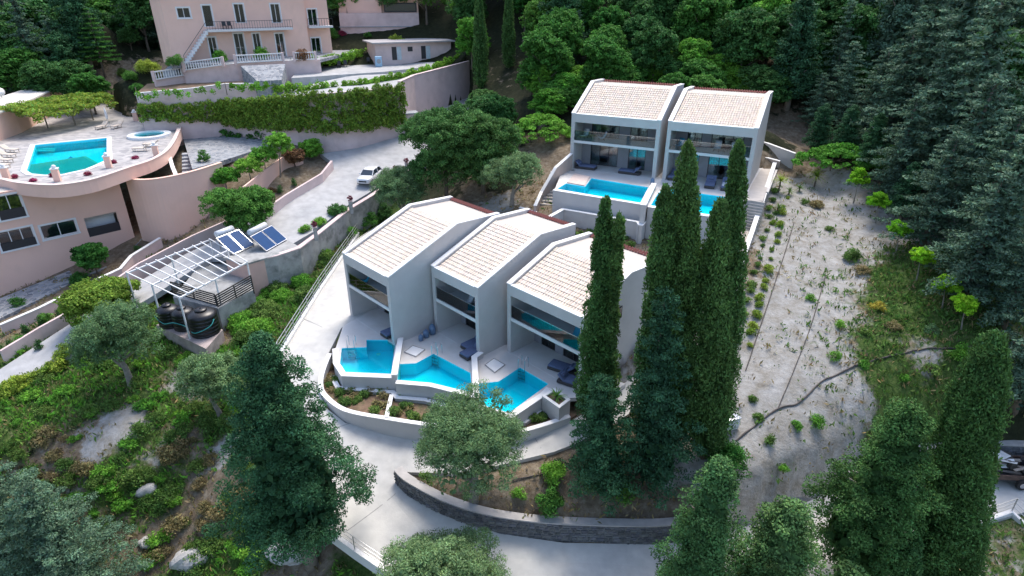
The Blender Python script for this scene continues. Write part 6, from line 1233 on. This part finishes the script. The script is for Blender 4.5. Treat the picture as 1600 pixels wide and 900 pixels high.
# ---- creeper mounds, hedge wall, vines
def mound(px_c, rx, ry, h, lm, label, seed, n=140, z=None):
    c = hit(*px_c) if z is None else P(*px_c, z); g = np.random.default_rng(seed); e = empty('creeper_mound', c, 0, label, 'creeper'); k = n; a = g.random(k) * 6.283; r_ = np.sqrt(g.random(k)); C = np.stack([np.cos(a) * r_ * rx, np.sin(a) * r_ * ry, h * (1 - .85 * r_ ** 2) + g.normal(size=k) * .12], 1)
    leafobj('foliage', [clump_leaves(g, C, np.full((k, 3), .4) * np.array([1.3, 1.3, .5]), 60, .24, .17, up=.9, tv=.2)], LM[lm], e)
    limb_mesh(e, [([Vector((math.cos(q) * rx * .5, math.sin(q) * ry * .5, -.3)), Vector((math.cos(q) * rx * .5, math.sin(q) * ry * .5, h * .75))], [.07, .05]) for q in (0, 2, 4)], BARK, 'stems'); return e
mound((1312,258), 4.4, 3.0, 1.9, 'bright', 'wide green creeper mound at the top of the sandy slope', 1); mound((845,215), 3.6, 3.2, 2.4, 'bright', 'wide green creeper mound beside the upper villa roof', 2)
cv = (VP[1] + VP[2]) / 2; vm = mound((0, 0), 1, 1, 1, 'hedge', 'tmp', 3, 4) if False else None
g = np.random.default_rng(5); e = empty('vine_pergola', cv, 0, 'vine covered pergola of green and rusty leaves on the hotel pool terrace', 'pergola'); dirv = (P(150,178,HZ) - P(20,205,HZ)); dl = dirv.length; dirv.normalize(); nv = Vector((-dirv.y, dirv.x, 0)); k = 420; s = (g.random(k) - .5) * dl; w_ = (g.random(k) - .5) * 7.5; C = np.stack([s * dirv.x + w_ * nv.x, s * dirv.y + w_ * nv.y, 2.7 + .5 * np.cos(w_ / 2.6) - 1.1 * np.clip(np.abs(w_) - 2.9, 0, 1) * g.random(k) + g.normal(size=k) * .2], 1)
leafobj('vine_leaves', [clump_leaves(g, C, np.full((k, 3), .45) * np.array([1.3, 1.3, .6]), 60, .24, .17, up=.9, tv=.22, hue=.2)], LM['hedge'], e)
for p in VP: MB().tube([p - cv, p - cv + Vector((0, 0, 2.6))], .09, 8).build('post', BARKL, e)
for t in (-1, 1): MB().bar(dirv * (-dl / 2) + nv * t * 2.4 + Vector((0, 0, 2.55)), dirv * (dl / 2) + nv * t * 2.4 + Vector((0, 0, 2.55)), .1).build('beam', BARKL, e)
def leaf_band(path, z0, z1, thick, lm, label, seed, dens, name='climbing_hedge', cat='hedge', off=0.0, ln=.24):
    g = np.random.default_rng(seed); A = np.array(path, float); seg = np.linalg.norm(np.diff(A[:, :2], axis=0), axis=1); cum = np.concatenate([[0], np.cumsum(seg)]); L = cum[-1]; zb = np.array(z0, float); zt = np.array(z1, float); k = int(dens * L * float(np.mean(zt - zb) + .5)); s = g.random(k) * L; x = np.interp(s, cum, A[:, 0]); y = np.interp(s, cum, A[:, 1]); b_ = np.interp(s, cum, zb); t_ = np.interp(s, cum, zt)
    f = g.random(k); z = b_ + (t_ - b_) * f + g.normal(size=k) * .12; c = Vector((float(A[len(A)//2, 0]), float(A[len(A)//2, 1]), float(zb[len(zb)//2]))); ty = np.gradient(A[:, 1]); tx = np.gradient(A[:, 0]); nx_ = np.interp(s, cum, ty / np.hypot(tx, ty)); ny_ = np.interp(s, cum, -tx / np.hypot(tx, ty)); o = off + thick * (.5 + .5 * g.random(k))
    C = np.stack([x + nx_ * o - c.x, y + ny_ * o - c.y, z - c.z], 1); e = empty(name, c, 0, label, cat); leafobj('foliage', [clump_leaves(g, C, np.full((k, 3), .38), 46, ln, ln * .7, up=.5, tv=.24, hue=.12)], LM[lm], e); limb_mesh(e, [([Vector((A[i, 0] - c.x, A[i, 1] - c.y, -.3)), Vector((A[i, 0] - c.x, A[i, 1] - c.y, 1.2))], [.05, .04]) for i in range(0, len(A), 3)], BARK, 'stems'); return e

hfoot = [zon(u, v, p) for (u, v), p in zip(((282,182),(330,190),(400,198),(470,202),(540,204),(625,196)), hw)]
hs_ = smooth_path([(p.x, p.y, a, b) for p, a, b in zip(hw, hfoot, tops)], 5)
leaf_band([q[:2] for q in hs_], [q[2] for q in hs_], [q[3] + .3 for q in hs_], .8, 'hedge', 'thick climbing hedge covering the pink retaining wall above the road', 6, 9.0)
P5 = [P(*q) for q in w2px[:3]]; leaf_band([(p.x, p.y) for p in P5], [9.4, 9.0, 8.6], [11.3, 11.2, 11.2], .7, 'hedge', 'end of the climbing hedge behind the jacuzzi pillars', 7, 7.0)
vy = [(425,138,12.6),(500,137,12.7),(560,132,12.9),(620,122,13.2),(680,104,13.9),(728,86,14.7)]; vq = [P(*q) for q in vy]; leaf_band([(p.x, p.y) for p in vq], [p.z - .5 for p in vq], [p.z + .5 for p in vq], .8, 'vine', 'row of bright vines along the fence above the climbing hedge', 8, 7.0, 'vine_row', 'vine')
vy = [(214,148,12.75),(262,143,12.9),(300,140,13.05),(352,133,13.35),(420,132,13.35)]; vq = [P(*q) for q in vy]; leaf_band([(p.x, p.y) for p in vq], [p.z - .6 for p in vq], [p.z + .1 for p in vq], .6, 'vine', 'young vines trained along the planted terrace wall', 9, 2.2, 'vine_row', 'vine')
vy = [(455,96,15.2),(500,92,15.1),(545,86,15.1),(580,76,15.2)]; vq = [P(*q) for q in vy]; leaf_band([(p.x, p.y) for p in vq], [p.z - .6 for p in vq], [p.z + .3 for p in vq], .8, 'vine', 'vine pergola leaves along the wall above the garden chairs', 10, 4.5, 'vine_row', 'vine')
vy = [(285,208,6.9),(320,206,6.9),(360,212,6.8),(420,218,6.7)]; vq = [P(*q) for q in vy]; leaf_band([(p.x, p.y) for p in vq], [6.8] * 4, [7.4] * 4, .5, 'broad', 'flower bed of dark and reddish plants at the courtyard wall', 11, 3.0, 'flower_bed', 'flower bed')
for i, (u, v) in enumerate(((52,290),(84,282),(138,280),(178,261),(211,254),(25,284))):
    q = P(u, v - 6, HZ); e = make('bush', .35, .4, 700 + i, 'wine red plant inside the curved hotel parapet', 'plant', 'red plants along the hotel parapet', 1.0, 'flower', 'parapet_plant'); put(e, q)
# ---- forest
protos = {}
def proto(key, kind, H, Rd, seed, q, lm, label, group): e = make(kind, H, Rd, seed, label, 'tree', group, q, lm); protos[key] = e; e['used'] = 0; return e
proto('f1', 'fir', 13, 3.9, 201, .7, 'con', 'blue green conifer in the dense forest edge', 'forest conifers'); proto('f2', 'fir', 13, 3.5, 202, .7, 'con', 'blue green conifer in the dense forest edge', 'forest conifers'); proto('s1', 'spread', 12, 3.2, 203, .5, 'big', 'dark spreading cypress in the forest behind the buildings', 'forest spreading cypresses'); proto('s2', 'spread', 13, 3.0, 208, .5, 'con', 'dark spreading cypress in the forest behind the buildings', 'forest spreading cypresses'); proto('c1', 'col', 14, 1.5, 204, .6, 'cyp', 'columnar cypress standing in the forest', 'forest columnar cypresses'); proto('b1', 'broad', 8.5, 3.4, 205, .55, 'broad', 'green leafy tree in the forest behind the villas', 'forest leafy trees'); proto('b2', 'broad', 8, 3.2, 206, .55, 'bright', 'bright green leafy tree in the forest behind the villas', 'bright forest trees'); proto('b3', 'broad', 9, 3.4, 207, .55, 'dark', 'dark leafy tree in the forest behind the buildings', 'dark forest trees')
first = set()
def where(o):
    x, y = o.location[:2]; w = ', rising behind the pink hotel' if x < -25 else ', beside the sandy slope' if (x > 27 and y < 74) else ', high on the hill' if y > 95 else ', close behind the upper villas'
    o['label'] = {'conifer_tree': 'blue green conifer of the dense forest', 'spreading_cypress': 'dark spreading cypress of the dense forest', 'cypress_tree': 'narrow columnar cypress of the dense forest'}.get(o.name.split('.')[0], BASEL.get(o['group'], 'leafy tree of the dense forest')) + w; o['group'] = o['group'] + w; return o
BASEL = {'forest leafy trees': 'mid green leafy tree of the dense forest', 'bright forest trees': 'bright green leafy tree of the dense forest', 'dark forest trees': 'dark leafy tree of the dense forest'}
PG = {k: e['group'] for k, e in protos.items()}
def fplace(key, p, rz, sc):
    o = fplace0(key, p, rz, sc); o['group'] = PG[key]; return where(o)
def fplace0(key, p, rz, sc):
    pr = protos[key]
    if key not in first: first.add(key); put(pr, p, rz, sc); return pr
    return dup(pr, p, rz, sc)
rng = random.Random(21)
for e in protos.values():
    if 'used' in e: del e['used']
# individually placed forest trees (top pixel, depth in metres)
def at_depth(u, v, dep): d = ray(u, v); return Vector((d.x * dep, d.y * dep, CAMH + d.z * dep))
def ftop(key, u, v, dep, wr=1.0):
    p = at_depth(u, v, dep); z = gz(p); Hn = {'f1': 13, 'f2': 13, 's1': 12, 's2': 13, 'c1': 14, 'b1': 8.5, 'b2': 8, 'b3': 9}[key]; s = max(.45, (p.z - z) / Hn); return fplace(key, (p.x, p.y, z - .2), rng.uniform(0, 6), (s * wr, s * wr, s))
ftop('c1', 748, -12, 82, 1.0); ftop('c1', 795, -20, 84, 1.0); ftop('c1', 850, -25, 88, 1.0); ftop('c1', 1250, -20, 84, .9); ftop('f2', 905, 12, 80, .8)
for u, v, dp in ((960,28,84),(1000,22,86),(1070,5,88),(1110,0,88),(1040,38,82),(985,60,80)): ftop('b2', u, v, dp, 1.15)
for u, v, dp in ((930,70,80),(1130,40,84),(1180,60,80),(1020,95,77),(1090,85,78),(1160,105,77),(870,95,80),(830,120,78),(1210,110,72),(860,60,86)): ftop('b1', u, v, dp, 1.15)
for u, v, dp in ((1280,40,74),(1310,-10,78),(1350,-20,74),(1390,70,62),(1290,110,68),(1340,60,66),(1430,40,58),(1480,-30,56),(1530,-40,52),(1580,-20,48),(1500,60,52),(1560,110,46),(1600,160,43),(1440,140,52),(1500,200,46),(1580,260,40),(1620,200,40),(1420,210,53),(1640,330,39),(1575,300,42),(1680,420,36)): ftop('f1' if (u // 10) % 2 else 'f2', u, v, dp, 1.25)
for u, v, dp in ((1290,170,64),(1330,190,62),(1375,190,58),(1430,260,52),(1400,225,57)): ftop('s1' if (u // 10) % 2 else 'b3', u, v, dp, 1.1)
# left forest above the hotel bar
for u, v, dp in ((20,-10,100),(60,-20,104),(100,0,98),(150,-10,108),(190,-15,110),(225,-20,112),(-20,20,96),(40,40,94),(85,45,92),(180,25,104),(215,25,108),(10,70,90),(60,85,88),(100,85,88),(200,55,102),(130,110,86)): ftop(('b3', 's1', 'b1', 's2')[(u // 5) % 4], u, v, dp, 1.2)
e = make('layer', 11, 3.2, 230, 'layered pale green pine with horizontal branches behind the hotel bar', 'tree'); p = at_depth(134, 12, 94); zg = gz(p); s = (p.z - zg) / 11; put(e, (p.x, p.y, zg), 0, s)
# behind everything: jittered stand up the hill
cnt = 0
for yy in np.arange(74, 150, 5.2):
    for xx in np.arange(-95, 130, 5.6):
        x = xx + rng.uniform(-2, 2); y = yy + rng.uniform(-2, 2)
        if abs(x) > y * .95 + 8: continue
        z = gz((x, y)); q = Vector((x, y, z)); dep = y * CP - (z - CAMH) * SP; uu = 800 + FPX * x / dep
        if uu < 815 and y < 95: continue
        if x < -8 and y < 112 and uu > 150: continue
        if uu < 240 and y < 98: continue
        if inpoly(np.array([x]), np.array([y]), DECK2)[0] or (0 < x < 30 and y < 76): continue
        if any(polydist(np.array([x]), np.array([y]), [hp(k, 0, 0)[:2], hp(k, UNITS[k][2], 0)[:2], hp(k, UNITS[k][2], 10)[:2], hp(k, 0, 10)[:2]])[0] < 4 for k in 'DE'): continue
        r_ = rng.random()
        key = ('b1' if r_ < .45 else 'b2' if r_ < .65 else 'b3' if r_ < .92 else 's1') if (-30 < x < 38) else ('f1' if r_ < .3 else 'f2' if r_ < .55 else 's1' if r_ < .7 else 's2' if r_ < .85 else 'b3')
        fplace(key, (x, y, z - .2), rng.uniform(0, 6), rng.uniform(.85, 1.3)); cnt += 1
        if cnt > 240: break
for k in range(46):
    x = rng.uniform(-6, 46); y = rng.uniform(73, 84); q = Vector((x, y, gz((x, y))))
    if any(polydist(np.array([x]), np.array([y]), [hp(kk, 0, 0)[:2], hp(kk, UNITS[kk][2], 0)[:2], hp(kk, UNITS[kk][2], 10)[:2], hp(kk, 0, 10)[:2]])[0] < 3.2 for kk in 'DE'): continue
    fplace(('b1', 'b2', 'b3')[k % 3], (x, y, q.z - .3), rng.uniform(0, 6), (rng.uniform(.6, .9), rng.uniform(.6, .9), rng.uniform(.45, .7)))
# right hand forest nearer in
for k in range(60):
    x = rng.uniform(34, 75); y = rng.uniform(26, 74); q = Vector((x, y, gz((x, y)))); dep = y * CP - (q.z - CAMH) * SP; uu = 800 + FPX * x / dep; vv = 450 + FPX * ((CAMH - q.z) * CP - y * SP) / dep
    lim = 1235 + max(0, (vv - 215)) * 1.12
    if uu < lim + 130 or uu > 1900 or (vv > 430 and uu < 1640): continue
    fplace(('f1', 'f2', 's1', 's2', 'b3')[k % 5], (x, y, q.z - .2), rng.uniform(0, 6), rng.uniform(.7, 1.1))
# ---- ground weeds, rocks, hoses
g = np.random.default_rng(9)
def weeds(name, lm, N, x0, x1, y0, y1, want, ln, label):
    x = g.uniform(x0, x1, N); y = g.uniform(y0, y1, N); zn = zone_at(x, y); nz = np.sin(x * 1.7 + 2 * np.sin(y * .9)) * np.cos(y * 1.5 + x * .6); keep = g.random(N) < want(zn, nz)
    for poly, hf, dil, drop in PLATS: keep &= ~(inpoly(x, y, poly) | (polydist(x, y, poly) < .25))
    x, y = x[keep], y[keep]; z = ground(x, y, False); n = len(x); C = np.repeat(np.stack([x, y, z], 1), 4, 0) + g.normal(size=(n * 4, 3)) * np.array([.16, .16, .03]); d = g.normal(size=(n * 4, 3)) * .6 + np.array([0, 0, 1.0]); l_ = ln * g.uniform(.5, 1.5, n * 4); C[:, 2] += l_ * .35; t = np.clip(1 + g.normal(size=(n * 4, 1)) * .25, .4, 1.8) * (1 + g.normal(size=(n * 4, 3)) * .08)
    o = leafobj(name, [leafdata(C, d, g.normal(size=(n * 4, 3)), l_, l_ * .3, t)], LM[lm]); tag(o, label, 'weeds', kind='stuff')
weeds('green_weeds', 'weed', 60000, -48, 44, 14, 62, lambda z, n: np.clip(z[:, 1] * 1.1 + n * .25 - .1, 0, 1), .34, 'green weeds growing over the slopes'); weeds('dry_weeds', 'dry', 30000, -48, 44, 14, 62, lambda z, n: np.clip((1 - z[:, 0] - z[:, 2]) * .5 - n * .35, 0, .6), .30, 'dry brown weeds on the slopes'); weeds('sparse_sprigs', 'weed', 9000, 8, 42, 22, 60, lambda z, n: np.clip(z[:, 0] * .10 + (n > .75) * .12, 0, 1), .2, 'sparse sprigs dotting the sandy slope'); weeds('lush_weeds', 'bright', 22000, -48, -8, 14, 52, lambda z, n: np.clip(z[:, 1] * .8 + n * .4 - .3, 0, 1), .38, 'lush bright weeds on the left slope')
ROCK = mat('pale_rock', (.42, .41, .39), .95, .25, 3, .5, 8)
def rock(u, v, r, seed, label):
    bm = bmesh.new(); bmesh.ops.create_icosphere(bm, subdivisions=3, radius=r); rg = np.random.default_rng(seed); f = rg.normal(size=(4, 3))
    for w in bm.verts:
        s = 1 + sum(.13 * math.sin(float(np.dot(f[k], w.co)) * 2.2 / r + k) for k in range(4)); w.co = Vector((w.co.x * s * 1.2, w.co.y * s, w.co.z * s * .75))
    me = bpy.data.meshes.new('rock'); bm.to_mesh(me); bm.free(); me.materials.append(ROCK); o = link(bpy.data.objects.new('rock', me)); p = hit(u, v); o.location = p + Vector((0, 0, r * .2)); tag(o, label, 'rock', 'pale rocks on the left slope')
rock(229,768,.5,1,'pale boulder among dry weeds, higher of two'); rock(296,872,.75,2,'large pale boulder near the big tree trunk'); rock(228,850,.35,3,'small pale rock below the higher boulder'); rock(368,655,.4,4,'pale rock at the gravel patch behind the big tree'); rock(375,690,.45,5,'pale block at the foot of the gravel patch'); rock(455,868,.9,6,'grey boulder beside the big tree trunk')
HOSE = mat('dark_hose', (.07, .06, .055), .8, .2, 5)
def ground_hose(px, label, r=.05):
    pp = smooth_path([tuple(hit(u, v)) for u, v in px], 10); pp = [(p[0], p[1], gz(p) + .05) for p in pp]; tag(MB().tube(pp, r, 6).build('irrigation_hose', HOSE), label, 'hose')
ground_hose([(1150,690),(1185,662),(1215,640),(1245,632),(1265,615),(1285,596),(1330,575),(1380,560),(1450,545),(1520,542)], 'long dark irrigation hose snaking across the sandy slope', .06); ground_hose([(1240,350),(1225,400),(1205,460),(1185,520),(1165,580)], 'straight irrigation hose running down beside the planted rows', .035); ground_hose([(1290,430),(1270,500),(1240,580),(1215,640)], 'thin irrigation hose through the open sand', .03); ground_hose([(800,752),(850,742),(905,720),(960,700)], 'dark hose on the soil below the ramp', .04)

_t = sum(len(m.polygons) * 2 for m in bpy.data.meshes); print('MESH TRIS', _t)
